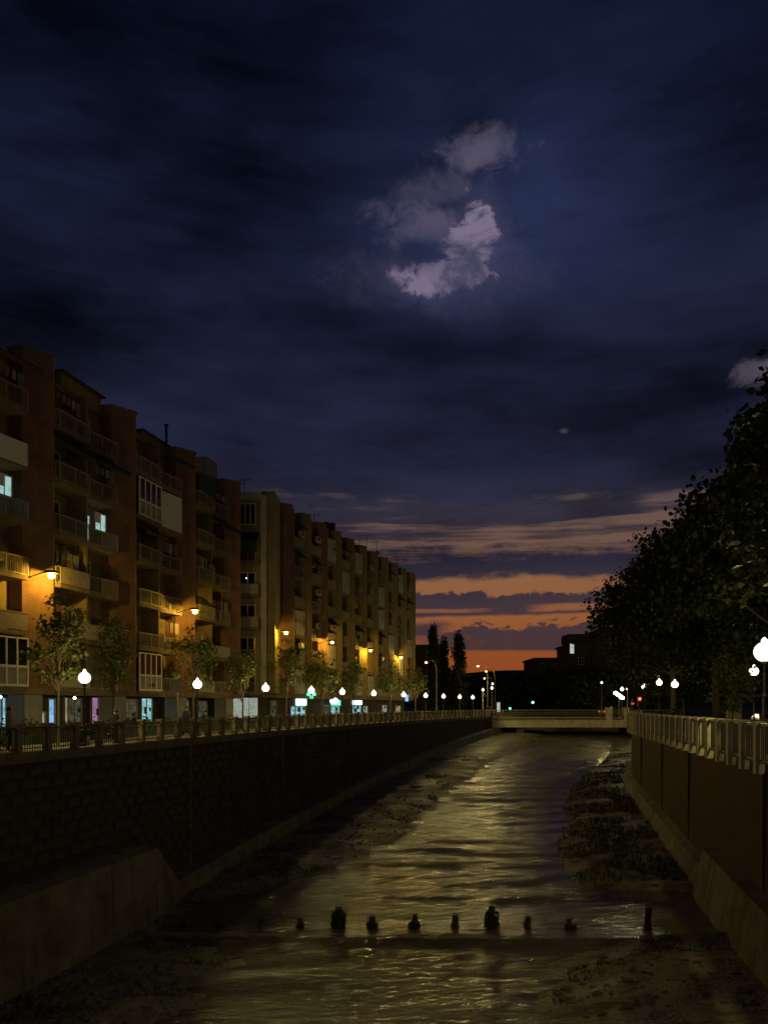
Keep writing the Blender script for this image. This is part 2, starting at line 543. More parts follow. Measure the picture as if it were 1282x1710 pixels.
# ------------------------------------------------------------------ mesh helpers
class MB:
    def __init__(self):
        self.v, self.f, self.mi, self.uv = [], [], [], None

    def add(self, vs_, fs, mi=0):
        o = len(self.v)
        self.v += [tuple(p) for p in vs_]
        self.f += [tuple(i + o for i in f) for f in fs]
        self.mi += [mi] * len(fs)
        return self

    def box(self, x0, x1, y0, y1, z0, z1, mi=0):
        return self.add([(x0, y0, z0), (x1, y0, z0), (x1, y1, z0), (x0, y1, z0), (x0, y0, z1), (x1, y0, z1), (x1, y1, z1), (x0, y1, z1)],
                        [(0, 3, 2, 1), (4, 5, 6, 7), (0, 1, 5, 4), (1, 2, 6, 5), (2, 3, 7, 6), (3, 0, 4, 7)], mi)

    def prism(self, poly, z0, z1, mi=0):
        n = len(poly)
        vs_ = [(x, y, z0) for x, y in poly] + [(x, y, z1) for x, y in poly]
        fs = [tuple(reversed(range(n))), tuple(range(n, 2 * n))]
        fs += [(i, (i + 1) % n, n + (i + 1) % n, n + i) for i in range(n)]
        return self.add(vs_, fs, mi)

    def tube(self, pts, radii, n=6, mi=0, caps=True):
        pts = [Vector(p) for p in pts]
        if not isinstance(radii, (list, tuple)):
            radii = [radii] * len(pts)
        vs_, fs = [], []
        up = Vector((0.13, 0.31, 0.94)).normalized()
        for i, p in enumerate(pts):
            t = (pts[min(i + 1, len(pts) - 1)] - pts[max(i - 1, 0)]).normalized()
            a = t.cross(up)
            if a.length < .05:
                a = t.cross(Vector((1, 0, 0)))
            a.normalize()
            b = t.cross(a)
            for k in range(n):
                an = 2 * math.pi * k / n
                vs_.append(p + (a * math.cos(an) + b * math.sin(an)) * radii[i])
        for i in range(len(pts) - 1):
            for k in range(n):
                k2 = (k + 1) % n
                fs.append((i * n + k, i * n + k2, (i + 1) * n + k2, (i + 1) * n + k))
        if caps:
            fs.append(tuple(range(n)))
            fs.append(tuple(reversed(range((len(pts) - 1) * n, len(pts) * n))))
        return self.add(vs_, fs, mi)

    def lathe(self, prof, n=12, c=(0, 0, 0), mi=0):
        vs_, fs = [], []
        for r, z in prof:
            for k in range(n):
                a = 2 * math.pi * k / n
                vs_.append((c[0] + r * math.cos(a), c[1] + r * math.sin(a), c[2] + z))
        for i in range(len(prof) - 1):
            for k in range(n):
                k2 = (k + 1) % n
                fs.append((i * n + k, i * n + k2, (i + 1) * n + k2, (i + 1) * n + k))
        fs.append(tuple(reversed(range(n))))
        fs.append(tuple(range((len(prof) - 1) * n, len(prof) * n)))
        return self.add(vs_, fs, mi)

    def mesh(self, name, mats, smooth=False):
        me = bpy.data.meshes.new(name)
        me.from_pydata(self.v, [], self.f)
        for m in ([mats] if isinstance(mats, str) else mats):
            me.materials.append(MATS[m])
        if any(self.mi):
            me.polygons.foreach_set('material_index', self.mi)
        if self.uv:
            l = me.uv_layers.new(name='UVMap')
            for poly in me.polygons:
                for li, vi in zip(poly.loop_indices, poly.vertices):
                    l.data[li].uv = self.uv[vi]
        if smooth:
            me.polygons.foreach_set('use_smooth', [True] * len(me.polygons))
        me.update()
        return me

    def build(self, name, mats, parent=None, loc=(0, 0, 0), rz=0.0, smooth=False):
        return inst(self.mesh(name, mats, smooth), name, parent, loc, rz)


def inst(me, name, parent=None, loc=(0, 0, 0), rz=0.0):
    o = bpy.data.objects.new(name, me)
    COL.objects.link(o)
    o.parent = parent
    o.location = loc
    o.rotation_euler = (0, 0, rz)
    return o


def tag(o, label=None, cat=None, group=None, kind=None):
    if label: o['label'] = label
    if cat: o['category'] = cat
    if group: o['group'] = group
    if kind: o['kind'] = kind
    return o


def empty(name, loc, rz=0.0, label=None, cat=None, group=None):
    o = inst(None, name, None, loc, rz)
    return tag(o, label, cat, group)


def copy_tree(o, parent=None):
    c = o.copy()
    COL.objects.link(c)
    c.parent = parent
    for ch in [x for x in COL.objects if x.parent is o]:
        copy_tree(ch, c)
    return c


def at(px, py, Y):
    return Vector(((px - CX) / F * Y, Y, EYE + (HY - py) / F * Y))


# ------------------------------------------------------------------ river geometry
def XL(Y):
    d = Y - 23.8
    if d < 0: return -11.8 + .2 * d
    if d > 86: return -11.8 + .2 * 86 + .00135 * 86 * 86 + .43 * (d - 86)
    return -11.8 + .2 * d + .00135 * d * d


def XR(Y):
    if Y < 56: return 7.02 + .203 * Y
    d = Y - 56
    if d < 14.5: return 18.39 + .203 * d + .0075 * d * d
    return 22.91 + .42 * (d - 14.5)


def bank(side, Y, off, z=0.0):
    """point on a bank line; off > 0 is towards the land"""
    fn = XL if side == 'L' else XR
    s = (fn(Y + .5) - fn(Y - .5))
    n = Vector((-1, s, 0)).normalized() if side == 'L' else Vector((1, -s, 0)).normalized()
    return Vector((fn(Y), Y, z)) + n * off


def bank_ang(side, Y):
    fn = XL if side == 'L' else XR
    return math.pi / 2 - math.atan(fn(Y + .5) - fn(Y - .5))


def bank_stations(side, y0, y1, step):
    """points spaced evenly along the bank"""
    out, Y = [], y0
    fn = XL if side == 'L' else XR
    while Y < y1:
        out.append(Y)
        s = fn(Y + .5) - fn(Y - .5)
        Y += step / math.sqrt(1 + s * s)
    return out


def lerp(a, b, t): return a + (b - a) * t


def interp(x, tab):
    if x <= tab[0][0]: return tab[0][1]
    for (a, va), (b, vb) in zip(tab, tab[1:]):
        if x <= b:
            return lerp(va, vb, (x - a) / (b - a))
    return tab[-1][1]


SILL = 31.0          # river coordinate (Y + 4 t) of the row of stakes


def base_left(Y): return min(-2.4, -6.93 + .058 * (max(Y, 30) - 33.6))
def base_right(Y): return min(-2.5, -6.1 + .042 * (max(Y, 30) - 30))


def water_z(Y, t):
    yp = Y + 4 * t
    Ys_ = Y
    if yp > 33.0 and Y < 120:          # pool and riffle steps up the river
        wv = 1.1 * mnoise.noise(Vector((t * 4.0, Y * .16, 5.0))) + .35 * mnoise.noise(Vector((t * 17.0, Y * .5, 9.0)))
        q = (yp + wv) / 2.7
        fr = q - math.floor(q)
        k = min(1, max(0, (fr - .62) / .38))
        k = k * k * (3 - 2 * k)
        Ys_ = Y + ((math.floor(q) + k) * 2.7 - (yp + wv)) * min(1, (yp - 33.0) / 2)
    z = lerp(base_left(Ys_), base_right(Ys_), t)
    k = min(1, max(0, (SILL - 1.55 - yp) / .35))
    z -= .20 * k * k * (3 - 2 * k)
    return z


def strip(side, profile, y0, y1, step=2.0, closed=False):
    """sweep a cross-section along a bank. profile(Y) -> [(off, z), ...]"""
    b = MB()
    b.uv = []
    ys = [y0 + (y1 - y0) * i / max(1, round((y1 - y0) / step)) for i in range(max(1, round((y1 - y0) / step)) + 1)]
    s, prev, n = 0, None, None
    for Y in ys:
        pr = profile(Y)
        n = len(pr)
        p0 = bank(side, Y, 0)
        if prev is not None: s += (p0 - prev).length
        prev = p0
        acc, q = 0, None
        for off, z in pr:
            p = bank(side, Y, off, z)
            if q is not None: acc += (p - q).length
            q = p
            b.v.append(tuple(p))
            b.uv.append((s, -acc))
    for i in range(len(ys) - 1):
        for k in range(n - 1):
            f = (i * n + k, i * n + k + 1, (i + 1) * n + k + 1, (i + 1) * n + k)
            b.f.append(f if side == 'R' else f[::-1])
            b.mi.append(0)
    if closed:
        b.f.append(tuple(range(n)))
        b.f.append(tuple(reversed(range((len(ys) - 1) * n, len(ys) * n))))
        b.mi += [0, 0]
    return b


FAR = 200.0
# ground sheet: land on both sides and beyond, with the channel left open
g = MB()
ysg = [-60, 0, 10, 20, 30, 40, 50, 60, 70, 80, 90, 100, 110, 130, 150, 175, FAR]
for side, sgn in (('L', -1), ('R', 1)):
    o = len(g.v)
    for Y in ysg:
        p = bank(side, Y, .45, -.36)
        g.v += [tuple(p), (sgn * 2500, Y, -.36)]
    for i in range(len(ysg) - 1):
        f = (o + 2 * i, o + 2 * i + 1, o + 2 * i + 3, o + 2 * i + 2)
        g.f.append(f if sgn > 0 else f[::-1])
        g.mi.append(0)
o = len(g.v)
g.v += [(-2500, FAR, -.36), (2500, FAR, -.36), (2500, 4000, -.36), (-2500, 4000, -.36)]
g.f.append((o, o + 1, o + 2, o + 3)); g.mi.append(0)
o = len(g.v)
g.v += [(XL(FAR) - 2, FAR, -.36), (XR(FAR) + 2, FAR, -.36), (XR(FAR) + 2, FAR, -6), (XL(FAR) - 2, FAR, -6)]
g.f.append((o, o + 1, o + 2, o + 3)); g.mi.append(0)
tag(g.build('ground', 'earth'), kind='structure')

# promenades, street
pv = strip('L', lambda Y: [(.02, -.02), (.02, 0.0), (5.2, 0.0), (5.2, -.35)], -20, 125)
tag(pv.build('promenade_pavement', 'paving'), kind='structure')
pv = strip('L', lambda Y: [(5.2, -.15), (9.2, -.15)], -20, 160)
tag(pv.build('street', 'asphalt'), kind='structure')
pv = strip('L', lambda Y: [(9.2, -.36), (9.2, 0.004), (19, 0.004)], -20, 125)
tag(pv.build('shop_pavement', 'paving'), kind='structure')
pv = strip('R', lambda Y: [(.02, -.22), (.02, -.2), (7.5, -.2), (7.5, -.35)], -20, 135)
tag(pv.build('tree_promenade_pavement', 'paving'), kind='structure')
pv = strip('R', lambda Y: [(7.5, -.356), (14.5, -.356)], -20, 160)
tag(pv.build('tree_side_street', 'asphalt'), kind='structure')

# river bed and water
TL = [(8, .29), (21.7, .28), (25.5, .25), (28.6, .20), (29.6, .06), (33.0, .07), (34.6, .13), (37.8, .22), (44, .33), (66, .36), (100, .3), (140, .2)]
TR = [(8, .72), (24, .72), (28.6, .755), (29.3, .80), (29.7, .96), (35.6, .97), (36.4, .80), (37.4, .755), (42, .745), (48, .75), (66, .80), (100, .85), (140, .85)]


def river_x(Y, t): return lerp(XL(Y) + .02, XR(Y) - .02, t)


def bed_h(Y, t):
    W = XR(Y) - XL(Y)
    yp = Y + 4 * t
    n = mnoise.fractal(Vector((Y * .55, t * W * .28, 3.1)), 1.0, 2.0, 4)
    n2 = mnoise.fractal(Vector((Y * 2.2, t * W * 1.2, 8.1)), 1.0, 2.0, 3)
    amp = 1.0 if not 29.2 < yp < 33.5 else .35
    sd = min(t - interp(yp, TL), interp(yp, TR) - t) * W + n * 1.1 * amp
    return max(-.16, min(.26, -sd * .16)) + n2 * .035 + (n * .05 if sd < 0 else 0)


b = MB()
NT = 90
ysb = []
y = 6.0
while y < 200.5:
    ysb.append(y)
    y += .16 if y < 40 else (.3 if y < 70 else .9)
for Y in ysb:
    for k in range(NT + 1):
        t = k / NT
        b.v.append((river_x(Y, t), Y, water_z(Y, t) + bed_h(Y, t)))
for i in range(len(ysb) - 1):
    for k in range(NT):
        a = i * (NT + 1) + k
        b.f.append((a, a + 1, a + NT + 2, a + NT + 1)); b.mi.append(0)
tag(b.build('river_bed', 'river_bed', smooth=True), kind='structure')

b = MB()
chop = []
NT = 110
ysw = []
y = 6.0
while y < 200.5:
    ysw.append(y)
    y += .11 if y < 45 else (.22 if y < 75 else .8)
for Y in ysw:
    for k in range(NT + 1):
        t = k / NT
        x = river_x(Y, t)
        # standing riffles across the current and choppy small waves
        yp = Y + 3.2 * t
        ypp = Y + 4 * t
        pool = 1.0 if not (29.4 < ypp < 34.5) else .6
        Wd = XR(Y) - XL(Y)
        edge = (interp(ypp, TR) - t) * Wd + 1.1 * mnoise.noise(Vector((Y * .8, 2.2, 0)))
        if ypp > 35.5 and edge < 2.2:
            pool *= max(.12, min(1, (edge - .6) / 1.6))
        chop.append(pool)
        rif = math.sin(yp * 2.05 + 1.3 * mnoise.noise(Vector((x * .22, Y * .18, 0))) * 2.0)
        ch = mnoise.fractal(Vector((x * 1.1, Y * 3.0, 1.7)), 1.0, 2.1, 3)
        b.v.append((x, Y, water_z(Y, t) + pool * (.040 * rif + .040 * ch)))
for i in range(len(ysw) - 1):
    for k in range(NT):
        a = i * (NT + 1) + k
        b.f.append((a, a + 1, a + NT + 2, a + NT + 1)); b.mi.append(0)
wo = tag(b.build('river_water', 'water', smooth=True), kind='structure')
at_ = wo.data.attributes.new('chop', 'FLOAT', 'POINT')
at_.data.foreach_set('value', chop)


# ------------------------------------------------------------------ river walls
PL_END = 31.6        # where the tall plinth ends on the apartment bank


def ledge_top_L(Y): return base_left(Y) + 1.02
def ledge_top_R(Y): return base_right(Y) + .95


wall = empty('river_wall', bank('L', 30, 0, -6.9), 0, 'dark stone river wall with coping, under the apartment side railing', 'wall')
wl = wall.location


def child(mb, name, mats, parent, smooth=False):
    o = mb.build(name, mats, parent, smooth=smooth)
    o.location = -Vector(parent.location)
    return o


child(strip('L', lambda Y: [(0.5, -.02), (.02, -.02), (-.10, base_left(Y) - .5)], -10, 202, 1.0), 'wall_face', 'masonry', wall)
child(strip('L', lambda Y: [(0, base_left(Y) + 1.02), (-.95, ledge_top_L(Y)), (-1.02, base_left(Y) - .6)], PL_END + .9, 112, 1.0), 'ledge', 'concrete', wall)


def plinth_prof(Y):
    top = -4.05
    k = min(1, max(0, (Y - PL_END) / 1.9))
    top = lerp(top, base_left(Y) + 1.05, k)
    return [(0, top), (-.35, top - .02), (-1.0, top - .12), (-1.12, base_left(Y) - .7)]


child(strip('L', plinth_prof, 6, PL_END + 1.9, .38, closed=True), 'plinth', 'concrete', wall)
# coping stones, each its own piece
cope = MB()
cope.prism([(-.765, -.16), (.765, -.16), (.765, .34), (-.765, .34)], -.235, .10)
cope_me = cope.mesh('coping_stone', 'coping')
for i, Y in enumerate(bank_stations('L', 8.0, 110, 1.55)):
    p = bank('L', Y, .06, 0) - wl
    o = inst(cope_me, 'coping_stone', wall, p + Vector((0, 0, rng.uniform(-.006, .006))), bank_ang('L', Y) + rng.uniform(-.004, .004))
# wall stones: near ones singly, farther ones joined
st_meshes = []
for k in range(14):
    r_ = random.Random(k)
    w, h, d = .39, .185, .06
    j = lambda a: r_.uniform(-a, a)
    w *= r_.uniform(.72, 1.04); h *= r_.uniform(.86, 1.06); d *= r_.uniform(.4, 1.3)
    vs_ = [(-w + j(.04), 0, -h + j(.02)), (w + j(.04), 0, -h + j(.02)), (w + j(.04), 0, h + j(.02)), (-w + j(.04), 0, h + j(.02))]
    e = .05
    vs_ += [(-w + e + j(.02), -d + j(.02), -h + e), (w - e + j(.02), -d + j(.02), -h + e), (w - e, -d + j(.02), h - e + j(.01)), (-w + e, -d + j(.02), h - e + j(.01))]
    mb = MB().add(vs_, [(4, 5, 6, 7), (0, 1, 5, 4), (1, 2, 6, 5), (2, 3, 7, 6), (3, 0, 4, 7)])
    st_meshes.append((mb, mb.mesh('stone', 'stone')))
far_st = MB()
n_st = 0
for row in range(14):
    z = -.55 - row * .42
    for i, Y in enumerate(bank_stations('L', 23.0 + (.4 if row % 2 else 0), 60, .83)):
        low = (plinth_prof(Y)[0][1] if Y < PL_END + 1.9 else ledge_top_L(Y)) + .2
        if z < low: continue
        off = lerp(.02, -.10, z / (base_left(Y) - .5))
        a = bank_ang('L', Y)
        mb, me = rng.choice(st_meshes)
        p = bank('L', Y + rng.uniform(-.09, .09), off, z + rng.uniform(-.03, .03))
        if n_st < 290 and Y < 40.5:
            o = inst(me, 'stone', wall, p - wl, a + rng.uniform(-.01, .01))
            n_st += 1
        else:
            M = Matrix.Translation(p) @ Matrix.Rotation(a, 4, 'Z')
            far_st.add([M @ Vector(v) for v in mb.v], mb.f)
o = child(far_st, 'stonework', 'stone', wall)
o['kind'] = 'stuff'
# scuppers and a pale stain strip on the joint
for Y in (26.2, 33.4, 36.9, 44.5, 52.8):
    d = MB().tube([(0, .1, 0), (0, -.22, -.03)], .07, 8)
    d.build('drain_spout', 'dark_iron', wall, bank('L', Y, 0, -1.9 - rng.random()) - wl, bank_ang('L', Y))
for Y in (36.2, 47.6, 60.4, 76.5, 92):
    d = MB().box(-.05, .05, -.09, .05, base_left(Y) + 1.0, -.24)
    d.build('wall_joint', 'concrete', wall, bank('L', Y, 0, 0) - wl, bank_ang('L', Y))

wall2 = empty('river_wall', bank('R', 30, 0, -6.1), 0, 'plain brown river wall with sloped foot, below the pale stone posts', 'wall')
wl2 = wall2.location
child(strip('R', lambda Y: [(.5, -.22), (.02, -.22), (-.10, base_right(Y) - .5)], -10, 202, 1.0), 'wall_face', 'smooth_wall', wall2)
PR = 30.6


def foot_prof(Y):
    return [(0, base_right(Y) + 1.15), (-.45, base_right(Y) + .95), (-.95, base_right(Y) - .5)]


def plinth_prof_R(Y):
    top = -4.02 + .03 * (Y - PR)
    k = min(1, max(0, (Y - PR) / .55))
    top = lerp(top, base_right(Y) + 1.0, k)
    return [(0, top), (-.62, top - .05), (-.98, base_right(Y) - .6)]


child(strip('R', foot_prof, PR + .4, 112, 1.0), 'sloped_foot', 'concrete', wall2)
child(strip('R', plinth_prof_R, 6, PR + .55, .275, closed=True), 'plinth', 'concrete', wall2)
cope = MB().prism([(-.895, -.42), (.895, -.42), (.895, .12), (-.895, .12)], -.2, .06)
cope_me = cope.mesh('coping_stone', 'coping')
for Y in bank_stations('R', 6.0, 80, 1.80):
    inst(cope_me, 'coping_stone', wall2, bank('R', Y, .06, -.24) - wl2, bank_ang('R', Y))
for Y in (24.2, 36.5, 44.6, 53.8):
    d = MB().box(-.06, .06, -.05, .12, base_right(Y) + 1.1, -.46)
    d.build('wall_joint', 'concrete', wall2, bank('R', Y, 0, 0) - wl2, bank_ang('R', Y))


# ------------------------------------------------------------------ railings
def picket_panel(w, h, x_panel=False):
    m = MB()
    m.box(-w / 2, w / 2, -.02, .02, h - .05, h)
    m.box(-w / 2, w / 2, -.015, .015, .10, .135)
    m.box(-w / 2, w / 2, -.012, .012, h - .20, h - .175)
    n = int(w / .125)
    for i in range(1, n):
        x = -w / 2 + w * i / n
        m.box(x - .010, x + .010, -.010, .010, .03, h - .05)
    if x_panel:
        for sx in (-1, 1):
            m.tube([(-.3 * sx, -.02, .15), (.3 * sx, -.02, h - .2)], .018, 5)
        m.lathe([(.10, -.02), (.13, 0), (.10, .02)], 10, (0, 0, h * .5))
    return m


rail = empty('promenade_railing', bank('L', 30, .1, .10), 0, 'iron railing between square stone posts along the apartment side promenade', 'railing')
rl = rail.location
post = MB()
post.prism([(-.115, -.115), (.115, -.115), (.115, .115), (-.115, .115)], 0, .86)
post.prism([(-.15, -.15), (.15, -.15), (.15, .15), (-.15, .15)], .86, .93)
post_me = post.mesh('post', 'brown_stone')
panels = [picket_panel(1.30, .80).mesh('railing_panel', 'iron'), picket_panel(1.30, .80, True).mesh('railing_panel', 'iron')]
for i, Y in enumerate(bank_stations('L', 8.0, 110, 1.55)):
    a = bank_ang('L', Y)
    inst(post_me, 'post', rail, bank('L', Y, .13, .10) - rl, a)
    Y2 = Y + .775 * math.sin(a)
    inst(panels[1 if i % 4 == 2 else 0], 'railing_panel', rail, bank('L', Y2, .13, .10) - rl, a)

rail2 = empty('promenade_railing', bank('R', 30, .0, -.2), 0, 'railing of broad pale stone posts with dark bars, under the big leafy trees', 'railing')
rl2 = rail2.location
post = MB()
post.prism([(-.17, -.13), (.17, -.13), (.17, .13), (-.17, .13)], -.30, 1.22)
post.prism([(-.22, -.17), (.22, -.17), (.22, .17), (-.22, .17)], 1.22, 1.32)
post_me = post.mesh('post', 'pale_concrete')
pan = MB()
pan.box(-.73, .73, -.05, .05, 1.16, 1.24)
pan.box(-.73, .73, -.03, .03, .06, .11)
for i in range(1, 8):
    x = -.73 + 1.46 * i / 8
    pan.box(x - .022, x + .022, -.015, .015, .0, 1.16)
pan_me = pan.mesh('railing_panel', 'dark_iron')
for i, Y in enumerate(bank_stations('R', 6.3, 80, 1.80)):
    a = bank_ang('R', Y)
    inst(post_me, 'post', rail2, bank('R', Y, -.26, -.2) - rl2, a)
    inst(pan_me, 'railing_panel', rail2, bank('R', Y + .9 * math.sin(a), -.26, -.17) - rl2, a)


# ------------------------------------------------------------------ bridge
BY = 110.0
br = empty('road_bridge', (28, BY + 4, -1.5), 0, 'low concrete road bridge with pale fascia crossing the channel', 'bridge')
bl = br.location
x0, x1 = XL(BY) - .5, XR(BY) + 3
m = MB().box(x0, x1, BY, BY + 9, -1.30, -.05); child(m, 'deck', 'concrete', br)
m = MB().box(x0 + .2, x1, BY - .35, BY - .002, -1.5, -.42); child(m, 'fascia', 'pale_concrete', br)
m = MB().box(x0 + .2, x1, BY - .45, BY + .05, -.418, -.22); child(m, 'cornice', 'concrete', br)
m = MB()
for i in range(int((x1 - x0) / .4)):
    x = x0 + .3 + i * .4
    m.box(x - .02, x + .02, BY - .12, BY - .08, -.05, .9)
m.box(x0, x1, BY - .16, BY - .04, .90, 1.0); m.box(x0, x1, BY - .13, BY - .07, .35, .41); m.box(x0, x1, BY - .13, BY - .07, .62, .67)
m.box(x0, x1, BY - .2, BY, -.218, -.02)
child(m, 'parapet_rail', 'rail_paint', br)
for x in (19.5, 36.4):
    m = MB().box(x - .55, x + .55, BY + .6, BY + 8, -4.5, -1.3); child(m, 'pier', 'concrete', br)
for x in (31.9, 34.3):
    m = MB().prism([(x - .4, BY - .7), (x + .4, BY - .7), (x + .4, BY - .05), (x - .4, BY - .05)], -1.5, 1.15)
    m.prism([(x - .5, BY - .8), (x + .5, BY - .8), (x + .5, BY + .05), (x - .5, BY + .05)], 1.15, 1.3)
    child(m, 'abutment_post', 'pale_concrete', br)

# ------------------------------------------------------------------ weir sill and stakes
sill = MB()
for i in range(46):
    t0, t1 = .015 + .97 * i / 46, .015 + .97 * (i + 1) / 46
    for (ya, yb) in ((SILL - 1.62, SILL - 1.12),):
        P = []
        for tt in (t0, t1):
            for yy in (ya, yb):
                Y = yy - 4 * tt
                jn = mnoise.fractal(Vector((tt * 60, yy, 2)), 1, 2, 3)
                P.append((river_x(Y, tt), Y + jn * .16, water_z(SILL - 4 * tt, tt) + jn * .03))
        dz = -.012
        (ax, ay, az), (bx, by, bz), (cx, cy, cz), (dx, dy, dz2) = P
        top = [(ax, ay, az + dz), (cx, cy, cz + dz), (dx, dy, dz2 + dz), (bx, by, bz + dz)]
        sill.add(top + [(p[0], p[1], p[2] - .9) for p in top], [(0, 1, 2, 3), (0, 4, 5, 1), (1, 5, 6, 2), (2, 6, 7, 3), (3, 7, 4, 0)])
tag(sill.build('weir_sill', 'concrete'), 'low concrete sill stepping down across the whole river bed', 'weir')


def stake(px, h, w, seed, fat):
    r_ = random.Random(seed)
    # position on the sill row
    best = min((abs(((river_x(SILL - 4 * (k / 400), k / 400)) / (SILL - 4 * (k / 400))) * F + CX - px), k / 400) for k in range(1, 400))
    t = best[1]
    Y = SILL - 4 * t - .35
    x = river_x(Y, t)
    e = empty('weir_stake', (x, Y, water_z(Y, t) - .12), r_.uniform(-.3, .3))
    m = MB()
    pts = []
    k = 5
    for i in range(k):
        f = i / (k - 1)
        pts.append((r_.uniform(-.03, .03), r_.uniform(-.03, .03), f * (h + .12)))
    m.tube(pts, [w * (1.0 - .35 * i / (k - 1)) * r_.uniform(.85, 1.1) for i in range(k)], 7)
    m.build('post', 'stake_wood', e)
    if fat:
        c = MB()
        for j in range(110 if fat > 1 else 55):
            a = r_.uniform(0, 6.28); rr = w * r_.uniform(.5, 1.35) * (1 if fat < 2 else 1.15)
            z0 = r_.uniform(.08, (h + .1) * (.55 if fat < 2 else .8))
            p = Vector((rr * math.cos(a), rr * math.sin(a), z0))
            q = p + Vector((r_.uniform(-.07, .07), r_.uniform(-.07, .07), r_.uniform(-.2, -.04)))
            c.tube([p * .6 + Vector((0, 0, z0 * .4)), p, q], [.04, .045, .015], 4)
        c.build('weed_clump', 'weed', e)
    return e


for px, h, w, fat, lab in ((318, .28, .16, 1, 'low weedy stake stub at the shaded end of the sill, by the wall ledge'),
                           (372, .30, .13, 1, 'short stub of stake second along from the shaded wall ledge'),
                           (440, .30, .12, 0, 'small bare stake stub standing third from the shaded wall ledge'),
                           (507, .36, .12, 1, 'small pointed stake just before the widest weed-clogged stake'),
                           (570, .74, .20, 2, 'widest stake, thickly hung with weed and debris, on the river sill'),
                           (623, .42, .16, 1, 'pointed stake just past the widest weed-clogged stake'),
                           (694, .48, .16, 1, 'pointed weedy stake midway between the two tallest weedy stakes'),
                           (762, .46, .17, 0, 'rounded bare stake beside the tall slim weedy stake'),
                           (822, .80, .17, 2, 'tall slim stake with weed round its foot in mid river'),
                           (880, .42, .15, 0, 'plain stake just past the tall slim weedy stake'),
                           (950, .34, .15, 1, 'low weed-draped stake before the gap in the row'),
                           (1080, .74, .16, 0, 'lone upright square-topped stake beside the glinting pool')):
    tag(stake(px, h, w, px, fat), lab, 'stake', 'stakes along the river sill')


# ------------------------------------------------------------------ apartment buildings
def u_at(px, org, a, v):
    """distance along a facade (direction a from +Y) at which a pixel column meets it, v metres in front"""
    k = (px - CX) / F
    ox = org[0] + v * math.cos(a)
    oy = org[1] - v * math.sin(a)
    # ox + u sin a = k (oy + u cos a)
    return (k * oy - ox) / (math.sin(a) - k * math.cos(a))


def railing_mesh(w, h=.95, gap=.11, solid=False):
    m = MB()
    m.box(0, w, -.03, .03, h - .05, h)
    m.box(0, w, -.02, .02, .04, .08)
    if solid:
        m.box(0, w, -.012, .012, .085, h - .06)
    else:
        n = int(w / gap)
        for i in range(n + 1):
            x = w * i / n
            m.box(x - .010, x + .010, -.010, .010, .08, h - .05)
        for x in (.0, w / 2, w):
            m.box(x - .03, x + .03, -.03, .03, 0, h)
    return m


def window_meshes(w, h, nx=2):
    fr = MB()
    t = .06
    fr.box(0, w, -.06, .02, 0, t); fr.box(0, w, -.06, .02, h - t, h)
    for i in range(nx + 1):
        x = (w - t) * i / nx
        fr.box(x, x + t, -.06, .02, t, h - t)
    return fr.mesh('window', 'white_paint')


def pane_mesh(w, h, m):
    return MB().box(.03, w - .03, -.012, .004, .03, h - .03).mesh('pane', m)


FLOORS1 = [2.55 + 2.85 * i for i in range(6)]
A1 = math.atan(.24)
O1 = (-20.96, 30.0)
bld1 = empty('apartment_building', (O1[0], O1[1], 0), math.pi / 2 - A1,
             'six storey brick and ochre apartment block with skewed piers and railed balconies', 'building')
U1 = 33.8
# local frame: x along the facade, -y towards the river
m = MB().box(-6, U1, 1.2, 12, 2.45, 19.65); m.build('wall', 'ochre_plaster', bld1)
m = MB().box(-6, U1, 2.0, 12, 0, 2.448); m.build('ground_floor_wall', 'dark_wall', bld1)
m = MB().box(-6.1, U1 + .1, .9, 12.1, 19.652, 19.95); m.build('cornice', 'slab', bld1)
m = MB().box(-6, U1, -.15, 1.198, 2.20, 2.55); m.build('shop_canopy', 'slab', bld1)
pier = MB().prism([(.35, .40), (1.78, -.42), (1.95, -.35), (1.95, 1.25), (.35, 1.25)], 2.2, 20.3)
pier_me = pier.mesh('pier', 'brick')
pcap = MB().prism([(.28, .34), (1.8, -.5), (2.03, -.42), (2.03, 1.3), (.28, 1.3)], 20.3, 20.42).mesh('pier_cap', 'slab')
pbase = MB().box(.3, 1.7, 0.2, 1.25, 0, 2.2).mesh('pier_base', 'grey_plaster')
for k in range(-1, 4):
    u = 10.2 + 8.1 * k
    p = inst(pier_me, 'pier', bld1, (u, 0, 0))
    inst(pcap, 'pier_cap', p)
    inst(pbase, 'pier_base', p)

slabA = MB().prism([(0, 1.2), (0, -.15), (.35, -.45), (3.0, -.45), (3.2, -.25), (3.2, 1.2)], -.20, .02).mesh('balcony', 'slab')
slabB = MB().prism([(0, 1.2), (0, -.02), (2.78, -.36), (2.78, 1.2)], -.20, .02).mesh('balcony', 'slab')
railA = railing_mesh(2.65).mesh('railing', 'rail_paint')
railA_s = railing_mesh(2.65, solid=True).mesh('railing', 'rail_paint')
railAe = railing_mesh(.46).mesh('side_railing', 'rail_paint')
lenB = math.hypot(2.74, .335)
railB = railing_mesh(lenB).mesh('railing', 'rail_paint')
railB_s = railing_mesh(lenB, solid=True).mesh('railing', 'rail_paint')
angB = -math.atan2(.335, 2.74)
winA = window_meshes(1.7, 2.15)
winB = window_meshes(1.3, 2.1)
pA = pane_mesh(1.7, 2.15, 'glass'); pB = pane_mesh(1.3, 2.1, 'glass')
pB_lit = pane_mesh(1.3, 2.1, 'window_cyan'); pB_warm = pane_mesh(1.3, 2.1, 'window_warm'); pA_lit = pane_mesh(1.7, 2.15, 'window_cyan')
blA = {m: MB().box(.05, 1.65, -.11, -.065, 2.15 - h, 2.1).mesh('roller_blind', m) for m, h in (('blind', 1.1), ('grey_blind', 1.9))}
